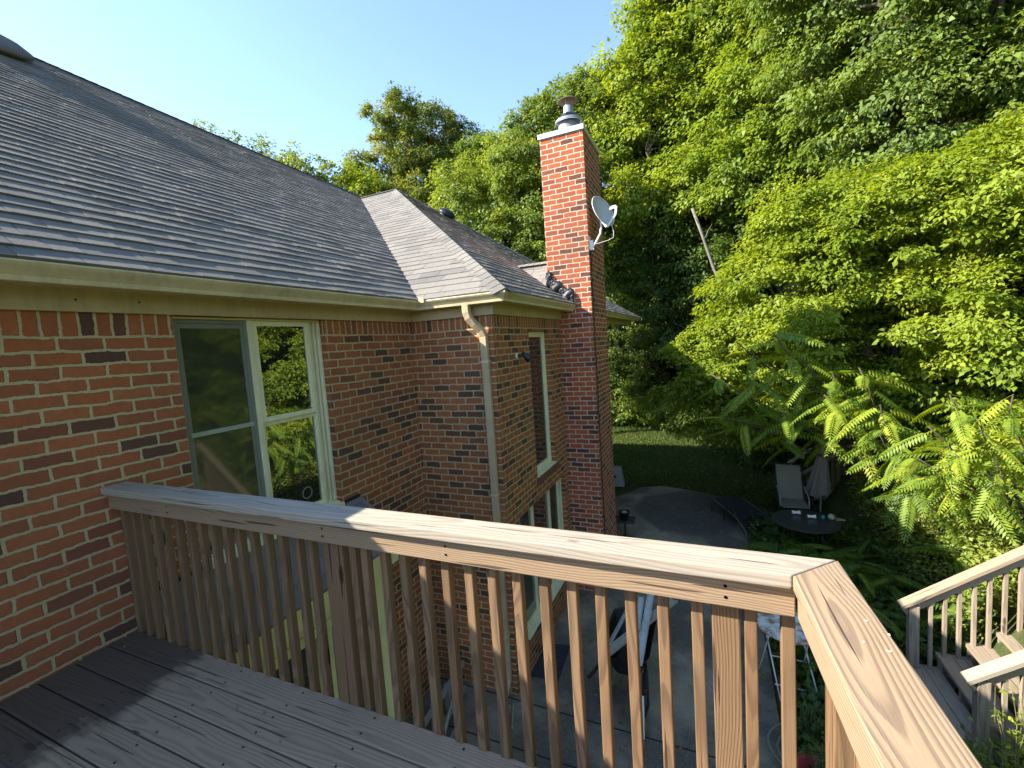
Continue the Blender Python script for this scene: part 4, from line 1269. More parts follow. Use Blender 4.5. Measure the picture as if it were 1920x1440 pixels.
def crown_data(blobs, nclump, clump_r, per, leaf, layered=.5, droop=.35, shell=.5, jitter=1.0, tbase=.5, tvar=.5):
    """blobs: (cx,cy,cz, rx,ry,rz). clumps on the blobs, leaves in the clumps"""
    vol = np.array([max(b[3]*b[4], .01)+b[3]*b[5] for b in blobs]); vol = vol/vol.sum()
    Vs = []; Ts = []; cl_all = []
    for b, f in zip(blobs, vol):
        nc = max(3, int(nclump*f))
        C_, D_ = blob_pts(nc, b[:3], b[3:], shell, .15)
        cl_all.append(np.concatenate([C_, D_], 1))
    cl_all = np.concatenate(cl_all)
    m = len(cl_all)
    C_ = np.repeat(cl_all[:, :3], per, 0); D_ = np.repeat(cl_all[:, 3:], per, 0)
    cr_ = np.repeat(clump_r*(.5+RG.random(m)*.9), per)[:, None]
    tc_ = np.repeat(RG.random(m), per)
    per_cl = np.repeat(.8+.4*RG.random(m), per)
    off = unit(RG.normal(size=(m*per, 3)))*(RG.random((m*per, 1))**.45)
    sc3 = np.array([1, 1, layered])
    P = C_+off*cr_*sc3+D_*cr_*.2
    P[:, 2] -= (np.linalg.norm(off[:, :2], axis=1)**2*cr_[:, 0])*.25
    ax = unit(off*np.array([1, 1, .3])+RG.normal(size=P.shape)*.45+D_*.4)
    ax[:, 2] -= droop*(.4+RG.random(len(P)))
    nr = unit(np.array([0, 0, 1])*1.0+D_*.55+RG.normal(size=P.shape)*.42)
    L_ = leaf*(.5+.95*RG.random(len(P)))*per_cl
    V, F = leaves(P, ax, nr, L_, L_*(.48+.22*RG.random(len(P))))
    T_ = np.clip(tbase+(tc_-.5)*tvar+(RG.random(len(P))-.5)*.35, 0, 1)
    return V, F, T_


def limb(mb, p, q, r0, r1, n=7, wob=.08, seg=5):
    p = Vector(p); q = Vector(q); L_ = (q-p).length
    pts = []; rad = []
    for i in range(seg+1):
        t = i/seg
        a = p.lerp(q, t)
        if 0 < i < seg: a += Vector((rnd.uniform(-1, 1), rnd.uniform(-1, 1), rnd.uniform(-.6, .6)))*L_*wob*.5
        pts.append(a); rad.append(r0+(r1-r0)*t)
    mb.tube(pts, rad, n)
    return pts


def make_tree(name, label, cat, base, blobs, nclump, clump_r, per, leaf, mat, trunk_r=.2, layered=.5, droop=.35, shell=.5, bark=None, group=None, tbase=.5, tvar=.5, limbs=7, top=None):
    base = Vector(base)
    root = thing(name, label, cat, base, group)
    bb = np.array(blobs)
    cen = Vector(bb[:, :3].mean(0)) if top is None else Vector(top)
    mb = MB(); mb.tint = .5
    fork = base.lerp(Vector((cen.x, cen.y, cen.z)), .55); hb = bb[bb[:, 2].argmax()]; tp = Vector((hb[0], hb[1], hb[2]+hb[5]*.3))
    sp = limb(mb, base, fork, trunk_r*1.15, trunk_r*.75, 10, .05, 6)
    limb(mb, fork, tp, trunk_r*.75, trunk_r*.12, 8, .08, 6)
    for i in range(limbs):
        b = bb[rnd.randrange(len(bb))]
        e = Vector((b[0]+rnd.uniform(-.75, .75)*b[3], b[1]+rnd.uniform(-.75, .75)*b[4], b[2]+rnd.uniform(-.3, .7)*b[5]))
        t = rnd.uniform(.45, 1.0)
        s_ = base.lerp(fork, t) if rnd.random() < .5 else fork.lerp(tp, rnd.uniform(0, .6))
        pts = limb(mb, s_, e, trunk_r*.38, trunk_r*.07, 6, .14, 6)
        for k_ in range(3):
            a = pts[rnd.randrange(2, 6)]
            limb(mb, a, a+Vector((rnd.uniform(-1, 1)*b[3]*.5, rnd.uniform(-1, 1)*b[4]*.5, rnd.uniform(0, .5)*b[5])), trunk_r*.14, trunk_r*.03, 5, .15, 4)
    mb.build('trunk', bark or M_BARK, root, smooth=True)
    V, F, T_ = crown_data(blobs, nclump, clump_r, per, leaf, layered, droop, shell, tbase=tbase, tvar=tvar)
    npmesh('crown', V, F, mat, root, T_)
    return root


def G(x, y): return float(ground_h(np.float64(x), np.float64(y)))


# near right: layered bright dogwood, the largest mass in the picture
make_tree('dogwood_tree', 'big bright yellow green layered tree filling the right side', 'tree', (6.6, 9.0, G(6.6, 9.0)),
          [(5.0, 9.3, 2.4, 1.9, 1.5, 1.1), (4.3, 9.4, 1.1, 1.6, 1.3, 1.0), (6.4, 8.6, 2.9, 2.0, 1.6, 1.2), (7.6, 8.0, 3.3, 1.8, 1.5, 1.0), (6.0, 8.4, 1.2, 2.0, 1.5, 1.2), (7.8, 7.6, 1.4, 1.9, 1.6, 1.3),
           (4.1, 9.3, 0.0, 1.2, 1.1, .9), (5.2, 8.9, 3.6, 1.2, 1.1, .7), (9.2, 7.6, 2.2, 1.8, 1.6, 1.6), (7.4, 8.4, 0.4, 1.7, 1.3, .8), (5.9, 9.6, .2, 1.3, 1.1, .8), (3.35, 9.2, .9, 1.0, .9, .9), (3.2, 9.4, -.2, .9, .9, .8)],
          1350, .38, 210, .080, M_LDOG, .16, layered=.42, droop=.5, shell=.6, tbase=.55, limbs=14)
# lit understory shrub spilling over the bank at right
make_tree('bank_shrub', 'lit leafy shrub at the right edge above the sloping stair rail', 'shrub', (7.3, 6.3, G(7.3, 6.3)),
          [(7.4, 6.3, -.35, 1.1, .9, .8), (8.3, 6.0, .1, 1.3, 1.0, 1.0), (7.0, 7.2, -.6, 1.0, .9, .7)], 160, .33, 190, .075, M_LDOG, .05, layered=.45, tbase=.6)
# tall maple in the centre right
make_tree('maple_tree', 'tall sunlit yellow green maple rising right of the chimney top', 'tree', (2.9, 19.5, G(2.9, 19.5)),
          [(2.3, 18.6, 11.3, 2.3, 2.2, 2.4), (.9, 18.6, 9.2, 2.2, 2.0, 2.2), (3.6, 18.0, 9.6, 2.6, 2.2, 2.6), (3.1, 17.6, 13.8, 2.0, 2.0, 2.2), (1.7, 18.4, 12.4, 1.3, 1.6, 1.8), (.95, 18.4, 11.8, 1.1, 1.3, 1.7), (.55, 17.4, 12.2, .95, 1.1, 1.7), (.1, 17.8, 10.4, 1.1, 1.1, 1.4), (1.5, 18.0, 14.0, 1.2, 1.4, 1.5), (4.6, 17.6, 12.6, 2.2, 2, 2.6),
           (1.2, 17.6, 6.9, 2.0, 1.6, 1.4), (3.4, 17.0, 7.0, 2.0, 1.6, 1.4)],
          800, .62, 170, .15, M_LMAP, .32, layered=.55, droop=.6, shell=.5, limbs=16, tbase=.6)
make_tree('hickory_tree', 'dark green hickory with hanging leaf sprays at upper right', 'tree', (8.6, 13.5, G(8.6, 13.5)),
          [(7.0, 12.6, 8.4, 2.4, 1.8, 2.0), (9.6, 12.2, 8.8, 2.6, 2.0, 2.2), (7.8, 12.2, 6.2, 2.4, 1.6, 1.6), (10.4, 11.6, 6.2, 2.4, 1.8, 1.8), (8.4, 12.2, 10.8, 2.6, 2, 2.0), (11.2, 11.0, 9.6, 2.0, 2, 2.4), (6.1, 13.4, 10.2, 1.8, 1.6, 1.8), (9.0, 12.0, 4.4, 2.2, 1.4, 1.2)],
          800, .52, 170, .115, M_LMID, .30, layered=.5, droop=.8, shell=.5, limbs=14, tbase=.45)
make_tree('oak_tree', 'broad oak between the maple and the hickory', 'tree', (5.6, 17.0, G(5.6, 17)),
          [(5.4, 15.8, 9.0, 2.2, 1.8, 2.2), (6.4, 15.6, 11.8, 2.4, 2, 2.4), (4.8, 15.6, 6.6, 2.0, 1.6, 1.5), (6.4, 14.8, 7.4, 1.8, 1.6, 1.6), (5.2, 16.4, 13.6, 2, 2, 2)],
          560, .55, 150, .14, M_LMAP, .28, layered=.5, droop=.6, limbs=12, tbase=.35)
# trees over the roof of the house
make_tree('bright_maple_tree', 'sunny green tree standing over the wing roof left of the chimney', 'tree', (-4.6, 14.6, GZ),
          [(-4.8, 14.6, 7.0, 2.2, 1.8, 1.7), (-3.0, 14.8, 6.6, 2.0, 1.7, 1.7), (-6.2, 14.0, 5.6, 1.8, 1.6, 1.3), (-4.2, 14.0, 4.9, 2.4, 1.7, 1.6), (-2.2, 14.6, 4.6, 1.8, 1.6, 1.6), (-3.4, 14.8, 8.3, 1.5, 1.4, 1.0), (-1.8, 15.4, 7.3, 1.5, 1.4, 1.4), (-1.3, 15.0, 2.6, 1.6, 1.4, 1.4), (-3.2, 14.6, 2.8, 2, 1.5, 1.3)],
          760, .45, 150, .115, M_LMID, .22, layered=.55, droop=.65, shell=.5, limbs=12, tbase=.72)
make_tree('tall_oak_tree', 'tall dark oak with rusty patches against the sky left of centre', 'tree', (-10.6, 20.0, GZ),
          [(-11.4, 18.0, 13.4, 1.5, 1.3, 1.3), (-11.2, 18.0, 11.6, 1.7, 1.4, 1.2), (-9.9, 18.8, 12.8, 1.5, 1.3, 1.3), (-9.0, 19.2, 12.2, 1.2, 1.1, 1.2), (-10.2, 18.4, 10.6, 1.7, 1.5, 1.1), (-8.0, 19.8, 11.8, 1.0, 1.0, 1.2), (-12.0, 17.0, 8.8, 2.0, 1.5, 1.3), (-10.0, 17.6, 8.8, 2.0, 1.5, 1.4), (-8.2, 18.4, 9.0, 2.0, 1.5, 1.4), (-6.6, 19.4, 9.4, 1.8, 1.5, 1.4), (-13.0, 17.2, 11.2, .9, .8, .7), (-12.6, 17.2, 9.6, 1.5, 1.2, 1.1), (-8.9, 18.9, 10.4, 1.3, 1.2, 1.1), (-7.0, 20.0, 10.8, 1.6, 1.3, 1.0)],
          820, .38, 120, .125, M_LOAK, .26, layered=.65, droop=.4, shell=.4, limbs=18, tbase=.5, tvar=.75)
make_tree('thin_birch_tree', 'thin pale leaved tree showing sky above the main ridge', 'tree', (-13.6, 16.6, GZ),
          [(-13.6, 15.0, 9.3, 1.2, 1.0, .8), (-12.5, 15.2, 8.6, 1.2, 1.0, .9), (-14.8, 14.4, 9.0, 1.0, .9, .7), (-11.6, 15.6, 7.6, 1.4, 1.1, 1.0), (-12.0, 16.0, 9.2, .9, .8, .7), (-13.4, 15.0, 9.9, 1.1, .9, .7), (-12.4, 15.4, 9.9, .9, .8, .6), (-11.5, 15.4, 9.0, 1.3, 1, 1.0), (-13.0, 15.6, 7.6, 1.6, 1.2, 1.0), (-11.0, 16.0, 6.6, 1.8, 1.3, 1.0), (-10.0, 16.4, 7.6, 1.6, 1.2, 1.2)],
          620, .28, 55, .12, M_LMAP, .14, layered=.7, droop=.5, shell=.2, limbs=14, tbase=.7)
make_tree('ridge_tree', 'treetop peeping just over the long roof ridge', 'tree', (-18.4, 15.2, GZ),
          [(-17.4, 13.2, 11.6, 1.3, .9, .55), (-18.6, 12.6, 12.2, 1.2, .8, .5), (-16.2, 13.8, 10.9, 1.5, 1, .8), (-15.0, 14.4, 10.2, 1.4, 1, .9), (-13.9, 14.0, 10.2, 1.2, .9, .7), (-14.9, 14.8, 11.2, .3, .3, .6), (-16.0, 14.0, 11.7, .3, .3, .5)],
          190, .26, 34, .13, M_LMID, .16, layered=.7, shell=.2, limbs=8, tbase=.85)
make_tree('hill_maple_tree', 'mid green treetop directly behind the chimney pipe', 'tree', (-2.8, 20.6, GZ),
          [(-3.6, 18.6, 9.9, 1.9, 1.7, 1.5), (-2.3, 18.8, 10.6, 1.5, 1.4, 1.5), (-4.9, 18.2, 9.0, 1.4, 1.3, 1.3), (-1.1, 19.2, 11.4, 1.4, 1.4, 1.4), (-3.2, 18.4, 9.0, 2.2, 1.7, 1.6), (-1.2, 18.6, 10.4, 1.8, 1.6, 1.8), (-5.9, 18.6, 9.2, 1.3, 1.2, 1.3), (-5.5, 17.6, 9.9, 1.2, 1.1, 1.0), (-6.7, 17.8, 10.3, 1.1, 1, .9), (-4.3, 18.2, 10.7, 1.1, 1.1, 1.0), (-7.6, 17.6, 9.3, 1.2, 1, 1), (-3.5, 18.4, 11.3, 1.2, 1.1, 1.0), (-2.5, 18.8, 11.9, 1.2, 1.1, 1.0), (-1.5, 19.1, 12.4, 1.2, 1.1, .9)],
          760, .46, 130, .13, M_LMID, .26, layered=.6, droop=.5, limbs=12, tbase=.55)

# pale leaning dead trunk
mb = MB(); limb(mb, (5.3, 16.1, G(5.3, 16.1)), (2.66, 14.75, 5.6), .085, .045, 9, .02, 8)
for (a, b) in (((3.0, 14.95, 4.6), (3.25, 14.8, 5.0)), ((2.9, 14.9, 5.0), (2.7, 14.7, 5.3))): limb(mb, a, b, .02, .006, 5, .1, 4)
tag(mb.build('dead_trunk', M_PALE, smooth=True), 'pale leaning dead trunk in the dark gap right of the chimney', 'tree')

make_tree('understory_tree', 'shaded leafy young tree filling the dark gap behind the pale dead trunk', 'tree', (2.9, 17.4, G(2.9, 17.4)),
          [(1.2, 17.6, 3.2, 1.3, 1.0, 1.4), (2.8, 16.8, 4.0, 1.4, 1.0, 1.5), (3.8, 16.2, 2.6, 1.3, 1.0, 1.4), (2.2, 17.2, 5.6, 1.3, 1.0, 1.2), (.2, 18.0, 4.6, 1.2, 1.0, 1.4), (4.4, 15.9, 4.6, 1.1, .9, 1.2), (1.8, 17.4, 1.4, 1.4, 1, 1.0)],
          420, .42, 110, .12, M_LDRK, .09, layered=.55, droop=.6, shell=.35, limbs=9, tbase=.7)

# background wood: three kinds copied many times
def copy_tree(o, loc, rz, sc_, label, group):
    c = o.copy(); COL.objects.link(c); c.location = loc; c.rotation_euler = (0, 0, rz); c.scale = (sc_,)*3
    c['label'] = label; c['group'] = group
    for ch_ in list(o.children):
        d = ch_.copy(); COL.objects.link(d); d.parent = c
    return c


protos = []
kinds = [('woodland_oak', M_LDRK, 'dark'), ('woodland_beech', M_LMID, 'mid green'), ('woodland_poplar', M_LMAP, 'bright')]
spots = []
rr = random.Random(5)
for row, (y0, n_) in enumerate(((22.5, 13), (27, 15), (33, 17), (41, 18), (52, 18))):
    for i in range(n_):
        x_ = -26-row*4+(i+.5)*(60+row*10)/n_+rr.uniform(-1.2, 1.2)
        y_ = y0+rr.uniform(-1.6, 1.6)+max(0, x_-8)*-.35
        if x_ < -8 and row < 2: continue
        if x_ < -5 and row == 2: continue
        spots.append((x_, y_))
for i in range(9): spots.append((13+rr.uniform(0, 6), -6+i*2.6+rr.uniform(-.6, .6)))
WG = 'woodland trees behind the garden'
spots_named = []
for i, (x_, y_) in enumerate(spots):
    kd_ = i % 3 if y_ > 30 else (0 if rr.random() < .62 else 1)
    spots_named.append((x_, y_, kd_))
first = {}
KL = ('dark leaved woodland tree of the wooded slope behind the garden', 'mid green woodland tree of the wooded slope behind the garden', 'pale green woodland tree of the wooded slope behind the garden')
for x_, y_, kd_ in spots_named:
    z_ = G(x_, y_)-.2
    hs = rr.uniform(.72, .98) if x_ < -4 else rr.uniform(.95, 1.25)
    q_ = (x_-3.08)/(y_+1.74); ds_ = math.hypot(x_-3.08, y_+1.74)
    if q_ < .06: hs = min(hs, (1.0+(.30 if q_ < -.42 else .38 if q_ < -.19 else .38+(q_+.19)*1.1)*ds_-z_)/18.3)
    if kd_ not in first:
        nm, mt, _ = kinds[kd_]
        rs = random.Random(kd_+40)
        blobs = [(rs.uniform(-1.9, 1.9), rs.uniform(-1.9, 1.9), zz_, rs.uniform(1.8, 2.7), rs.uniform(1.8, 2.7), rs.uniform(1.5, 2.1)) for zz_ in (4.0, 5.6, 7.2, 8.6, 10, 11.4, 12.8, 14.2, 15.4)]
        t = make_tree(nm, KL[kd_], 'tree', (0, 0, 0), blobs, 520, .62, 75, .19, mt, .24, layered=.6, droop=.5, shell=.45, group=WG+' ('+kinds[kd_][2]+')', tbase=.45, limbs=9, top=(0, 0, 9))
        t.location = (x_, y_, z_); t.scale = (hs,)*3
        first[kd_] = t
    else:
        copy_tree(first[kd_], (x_, y_, z_), rr.uniform(0, 6.28), hs, KL[kd_], first[kd_]['group'])

# slim dark trunks and undergrowth in the gap right of the chimney
TG = 'slim trunks in the dark gap'
for i in range(16):
    x_ = -3.0+i*.55+rr.uniform(-.2, .2); y_ = 20.3+rr.uniform(-.8, 2.2)
    mb = MB(); limb(mb, (x_, y_, G(x_, y_)-.1), (x_+rr.uniform(-.5, .5), y_+rr.uniform(-.4, .4), 7.5+rr.uniform(0, 2)), rr.uniform(.06, .15), .05, 7, .04, 8)
    tag(mb.build('slim_trunk', M_BARK, smooth=True), 'slim bare trunk in the dark gap right of the chimney', 'tree', TG)

SH = [((-.6, 18.6), 1.3, M_LMID, .5, 'grey green bush at the back of the lawn nearest the chimney'), ((1.1, 18.2), 1.25, M_LMAP, .6, 'sunlit round bush at the back of the lawn'), ((2.7, 17.2), 1.5, M_LMID, .45, 'darker bush right of the sunlit one behind the lawn'),
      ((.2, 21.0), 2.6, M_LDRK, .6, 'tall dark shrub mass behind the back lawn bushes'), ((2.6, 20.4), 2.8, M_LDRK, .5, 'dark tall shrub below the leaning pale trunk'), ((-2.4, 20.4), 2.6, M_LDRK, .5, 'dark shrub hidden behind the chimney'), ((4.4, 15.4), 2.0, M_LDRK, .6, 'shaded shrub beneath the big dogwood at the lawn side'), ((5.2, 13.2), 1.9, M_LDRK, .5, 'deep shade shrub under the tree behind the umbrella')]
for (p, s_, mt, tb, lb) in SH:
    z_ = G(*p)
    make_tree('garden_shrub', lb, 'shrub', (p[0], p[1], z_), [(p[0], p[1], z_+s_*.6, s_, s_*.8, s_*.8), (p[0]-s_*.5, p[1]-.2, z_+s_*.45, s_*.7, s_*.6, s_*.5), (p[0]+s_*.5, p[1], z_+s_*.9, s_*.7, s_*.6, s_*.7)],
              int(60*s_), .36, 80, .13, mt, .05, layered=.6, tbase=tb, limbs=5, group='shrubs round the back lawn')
# hillside filler behind dogwood
for i, (x_, y_, s_) in enumerate(((9.6, 9.6, 2.2), (11.2, 6.4, 2.2), (11.4, 3.2, 2.0), (9.0, 11.6, 2.4), (6.4, 12.0, 1.8))):
    z_ = G(x_, y_)
    make_tree('hillside_shrub', ('large dark shrub on the hillside behind the dogwood', 'wide shrub far up the hillside at the right', 'hillside shrub above the garden stairs', 'tall hillside shrub below the hickory', 'shaded shrub behind the far timber stair')[i], 'shrub', (x_, y_, z_),
              [(x_, y_, z_+s_*.7, s_, s_*.9, s_), (x_-.8, y_-.3, z_+s_*.5, s_*.7, s_*.7, s_*.7)], int(60*s_), .42, 90, .15, M_LDRK, .06, layered=.5, tbase=.6, limbs=5, group='shrubs on the hillside')


# pinnate fronds (tree of heaven / sumac)
def frond_proto(n=15, L_=.80, ll=.145, lw=.048):
    Ps = []; A = []; N = []; LL_ = []
    for i in range(n):
        t = .16+.82*i/(n-1)
        x_ = L_*t; z_ = -.30*L_*t*t
        sl2 = ll*(1-.55*abs(t-.45))*(1 if t < .9 else .8)
        for s_ in (-1, 1):
            Ps.append((x_, 0, z_)); A.append((.42+.3*t, s_*1.0, -.55)); N.append((0.25, -s_*.15, 1)); LL_.append(sl2)
    Ps.append((L_*.99, 0, -.30*L_)); A.append((1, 0, -.6)); N.append((.5, 0, 1)); LL_.append(ll*.6)
    V, F = leaves(np.array(Ps), np.array(A), np.array(N), np.array(LL_), np.array(LL_)*.30, fold=.15)
    # rachis strip
    rv = []; rf_ = []
    for i in range(6):
        t = i/5; rv += [(L_*t, -.004, -.30*L_*t*t+.002), (L_*t, .004, -.30*L_*t*t+.002)]
    rf_ = [(2*i, 2*i+1, 2*i+3, 2*i+2) for i in range(5)]
    V2 = np.concatenate([V, np.array(rv)]); F2 = np.concatenate([F, np.array(rf_)+len(V)])
    return V2, F2


FP = frond_proto()


def fronds(items):
    """items: (pos, azimuth, pitch, scale, tint)"""
    V0, F0 = FP
    Vs = []; Fs = []; Ts = []; n0 = 0
    for (p, az, pit, s_, tn) in items:
        ca, sa, cp, sp = math.cos(az), math.sin(az), math.cos(pit), math.sin(pit)
        rl = rnd.uniform(-.5, .5); cr_, sr_ = math.cos(rl), math.sin(rl)
        M0 = np.array([[1, 0, 0], [0, cr_, -sr_], [0, sr_, cr_]])
        M1 = np.array([[cp, 0, -sp], [0, 1, 0], [sp, 0, cp]]); M2 = np.array([[ca, -sa, 0], [sa, ca, 0], [0, 0, 1]])
        Vs.append((V0*s_) @ (M2 @ M1 @ M0).T+np.array(p)); Fs.append(F0+n0); n0 += len(V0)
        Ts.append(np.clip(tn+RG.normal(size=len(F0))*.10, 0, 1))
    return np.concatenate(Vs), np.concatenate(Fs), np.concatenate(Ts)


def sumac(name, label, base, tips, mat, group=None, stem_r=.03, tint=.55, per=8, size=(.8, 1.1), pit=(-.1, .55)):
    root = thing(name, label, 'sumac', base, group)
    mb = MB(); items = []
    for (x_, y_, z_) in tips:
        pts = limb(mb, base, (x_, y_, z_), stem_r, stem_r*.3, 6, .06, 6)
        k0 = rnd.uniform(0, 6.28)
        for i in range(per):
            t = 1-.42*(i/per)
            p = Vector(base).lerp(Vector((x_, y_, z_)), max(.4, t)); 
            j = min(5, int(t*6)); p = pts[j].lerp(pts[min(6, j+1)], t*6-j) if j < 6 else pts[-1]
            items.append((tuple(p), k0+i*2.4, rnd.uniform(*pit)-.25*(i/per), rnd.uniform(*size), tint+rnd.uniform(-.22, .28)))
    mb.build('stem', M_BARK, root, smooth=True)
    V, F, T_ = fronds(items)
    npmesh('foliage', V, F, mat, root, T_)
    return root


sumac('sumac_tree', 'leaning sumac with arching feathery fronds in front of the dogwood', (6.1, 7.9, G(6.1, 7.9)), [(3.06, 7.13, 0.74), (3.5, 7.15, 1.29), (4.04, 6.8, 1.4), (3.63, 6.8, 0.66), (4.37, 6.54, 1.0), (4.75, 6.36, 0.75), (4.05, 6.4, 0.17), (3.21, 6.93, -0.01), (4.6, 6.1, 0.45), (5.04, 6.19, 0.83), (5.15, 5.69, 0.36)],
      M_LHEA, per=15, tint=.66, stem_r=.035, size=(.75, 1.05), pit=(-.35, .35))
sumac('sumac_tree', 'bright fronds reaching over the vine bank at right', (6.5, 5.6, G(6.5, 5.6)), [(5.58, 4.95, 0.59), (5.33, 4.77, 0.25), (5.69, 4.66, 0.39), (5.45, 4.46, 0.02), (5.7, 4.35, 0.0), (6.03, 4.76, 0.61), (5.19, 4.63, -0.09)],
      M_LHEA, per=10, tint=.64, stem_r=.022, size=(.6, .85), pit=(-.5, .25))
sumac('sumac_tree', 'shaded sumac fronds drooping right of the closed umbrella', (6.2, 7.0, G(6.2, 7.0)), [(5.05, 5.35, .02), (5.15, 5.23, -0.12), (5.25, 5.04, -0.3), (5.2, 4.9, -0.55)],
      M_LHEA, per=9, tint=.35, stem_r=.022, size=(.6, .85), pit=(-.6, .1))
FERN = [(3.95, 6.0), (4.35, 5.3), (4.9, 5.6), (4.1, 4.6), (5.4, 5.9), (4.7, 4.7), (5.7, 5.1), (4.3, 6.35), (5.2, 6.5), (4.25, 3.9), (4.9, 4.45), (4.15, 5.0), (4.6, 6.0), (5.5, 4.6), (3.85, 5.4), (4.05, 6.25), (4.55, 6.1), (3.95, 5.8), (4.9, 6.2), (5.1, 5.5), (4.4, 5.7), (4.2, 3.4), (4.0, 4.3)]
for i, (x_, y_) in enumerate(FERN):
    z_ = G(x_, y_)
    sumac('sumac_sapling', 'knee high feathery sapling in the shade between patio and vine bank', (x_, y_, z_), [(x_+rnd.uniform(-.15, .15), y_+rnd.uniform(-.15, .15), z_+rnd.uniform(.35, .70))], M_LHEA,
          'feathery saplings beside the patio', .012, .30, 9, (.45, .75), (-.1, .5))


# ground cover, vines, grass, weeds
def scatter(name, label, mat, region_fn, n, leaf, hmax, tb, ratio=.7, blade=False, tvar=.5):
    x_, y_ = region_fn(n)
    z_ = ground_h(x_, y_)+(.04 if name == 'leaf_litter' else 0)
    if name == 'deck_litter': z_ = z_*0+.004
    h_ = RG.random(len(x_))**1.5*hmax
    P = np.stack([x_, y_, z_+(0.0 if blade else h_)], 1)
    if blade:
        ax = unit(np.stack([RG.normal(size=len(x_))*.5, RG.normal(size=len(x_))*.5, np.ones(len(x_))], 1))
        nr = unit(RG.normal(size=P.shape))
        L_ = leaf*(.5+RG.random(len(x_)))
        V, F = leaves(P, ax, nr, L_, L_*.13)
    else:
        ax = unit(RG.normal(size=P.shape)*np.array([1, 1, .4])+np.array([-.3, -.5, .2])); nr = unit(np.array([-.35, -.25, 1])+RG.normal(size=P.shape)*.4)
        L_ = leaf*(.6+.8*RG.random(len(x_)))
        V, F = leaves(P, ax, nr, L_, L_*ratio)
    pat = .5+.5*np.sin(x_*1.9+np.cos(y_*1.3)*2)*np.cos(y_*1.7)
    T_ = np.clip(tb+(RG.random(len(x_))-.5)*tvar+(pat-.5)*.3, 0, 1)
    o = npmesh(name, V, F, mat, None, T_)
    return tag(o, label, None, None, 'stuff')


def rect(x0, x1, y0, y1):
    def f(n): return x0+(x1-x0)*RG.random(n), y0+(y1-y0)*RG.random(n)
    return f


def on_stairs(x_, y_): return (x_ > 4.9) & (x_ < 7.2) & (y_ > 3.05) & (y_ < 4.25)


def bank(n):
    x_ = 5.55+5.5*RG.random(n)**1.2; y_ = -1+10*RG.random(n)
    k_ = ~on_stairs(x_, y_); return x_[k_], y_[k_]


def lawn(n):
    x_ = -1.5+7*RG.random(n); y_ = 9.3+11*RG.random(n)**.9
    k_ = ~((x_ < 3.8) & (y_ < 10.2-(x_-1.9)**2*.25) & (x_ > .8)); return x_[k_], y_[k_]


def strip(n):
    x_ = 3.68+2.1*RG.random(n); y_ = -1+9*RG.random(n)
    k_ = ~on_stairs(x_, y_); return x_[k_], y_[k_]


scatter('vine_cover', 'tangled yellow green vines with reddish leaves covering the sunny bank', M_LVIN, bank, 120000, .052, .55, .5, tvar=.8)
scatter('lawn_grass', 'rough shaded lawn grass beyond the patio', M_GRASS, lawn, 80000, .10, 0, .4, blade=True)
scatter('deck_litter', 'few dry leaf bits lying on the deck boards', M_LOAK, rect(.1, 3.1, -1.5, -.45), 60, .014, 0, .9)
scatter('leaf_litter', 'tiny dry leaf bits strewn on the patio concrete', M_LOAK, rect(1.1, 3.55, .0, 9.0), 420, .035, .0, .8)
scatter('fallen_leaves', 'scattered fallen leaves on the back lawn', M_LOAK, lawn, 9000, .06, .03, .7)
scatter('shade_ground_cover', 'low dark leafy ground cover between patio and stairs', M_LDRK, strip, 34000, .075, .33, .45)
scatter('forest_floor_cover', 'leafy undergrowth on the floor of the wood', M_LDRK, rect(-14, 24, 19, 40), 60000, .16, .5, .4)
scatter('hill_ground_cover', 'leafy undergrowth on the hillside right of the garden', M_LDRK, rect(7.5, 22, -6, 18), 50000, .13, .4, .5)

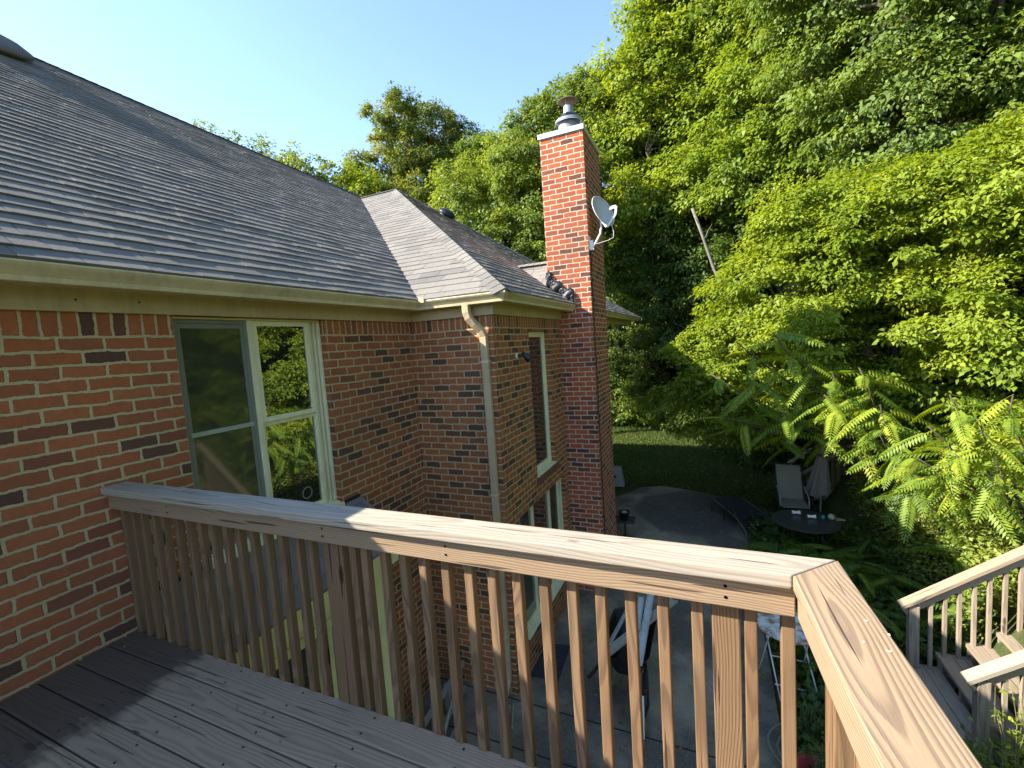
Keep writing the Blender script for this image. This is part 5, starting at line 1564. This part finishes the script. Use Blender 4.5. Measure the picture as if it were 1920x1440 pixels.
# weeds near the stairs and below the deck corner
def weed(label, x_, y_, z_, h_, n, tb, mat, lf=.05):
    root = thing('weed_plant', label, 'weed', (x_, y_, z_), None)
    mb = MB(); Ps = []
    for i in range(n):
        a = rnd.uniform(0, 6.28); r_ = rnd.uniform(.02, .22)*h_
        tp = (x_+r_*math.cos(a), y_+r_*math.sin(a), z_+h_*rnd.uniform(.6, 1))
        pts = limb(mb, (x_+rnd.uniform(-.03, .03), y_+rnd.uniform(-.03, .03), z_), tp, .005, .002, 4, .08, 4)
        for k_ in range(12):
            t = rnd.uniform(.2, 1); Ps.append(Vector((x_, y_, z_)).lerp(Vector(tp), t)+Vector((rnd.uniform(-.03, .03), rnd.uniform(-.03, .03), 0)))
    mb.build('stem', mat_plain('weed_stem', (.16, .14, .06), .8), root)
    P = np.array([tuple(p) for p in Ps]); ax = unit(RG.normal(size=P.shape)*np.array([1, 1, .3])); nr = unit(np.array([0, 0, 1])+RG.normal(size=P.shape)*.4)
    L_ = lf*(.6+.8*RG.random(len(P))); V, F = leaves(P, ax, nr, L_, L_*.4)
    npmesh('foliage', V, F, mat, root, np.clip(tb+(RG.random(len(P))-.5)*.5, 0, 1))


for (lb, x_, y_, h_, n_, tb, mt, lf) in (('lit weed with small leaves beside the nearest stair rail', 5.15, 2.55, 1.15, 26, .8, M_LHEA, .06), ('shaded weed clump at the bottom right corner below the stairs', 4.85, 2.5, .8, 40, .35, M_LHEA, .06),
                                         ('dark bushy weed under the lowest stair tread', 4.62, 2.85, .6, 34, .3, M_LHEA, .06), ('weed growing through the coiled hose', 3.80, 2.75, .55, 24, .3, M_LDRK, .05),
                                         ('leafy weed in the red pot', 3.84, 2.24, .55, 22, .5, M_LDRK, .05), ('trailing weed right of the hose coil', 4.15, 2.45, .5, 26, .35, M_LDRK, .05), ('low weed at the far right foot of the stairs', 5.4, 2.1, 1.0, 40, .6, M_LHEA, .06)):
    weed(lb, x_, y_, G(x_, y_), h_, n_, tb, mt, lf)
# dry seed head
mb = MB()
for i in range(40):
    a = rnd.uniform(0, 6.28); z_ = rnd.uniform(0, .12); r_ = .018*(1-z_/.14)
    mb.tube([(4.66+r_*math.cos(a), 2.35+r_*math.sin(a), -1.75+z_), (4.66+r_*1.8*math.cos(a), 2.35+r_*1.8*math.sin(a), -1.745+z_)], [.005, .003], 4)
mb.tube([(4.66, 2.35, G(4.66, 2.35)), (4.66, 2.35, -1.66)], .003, 4)
tag(mb.build('dry_seed_head', mat_plain('dry_seed', (.42, .34, .24), .9)), 'dry brown flower head standing before the lowest stair tread', 'flower')
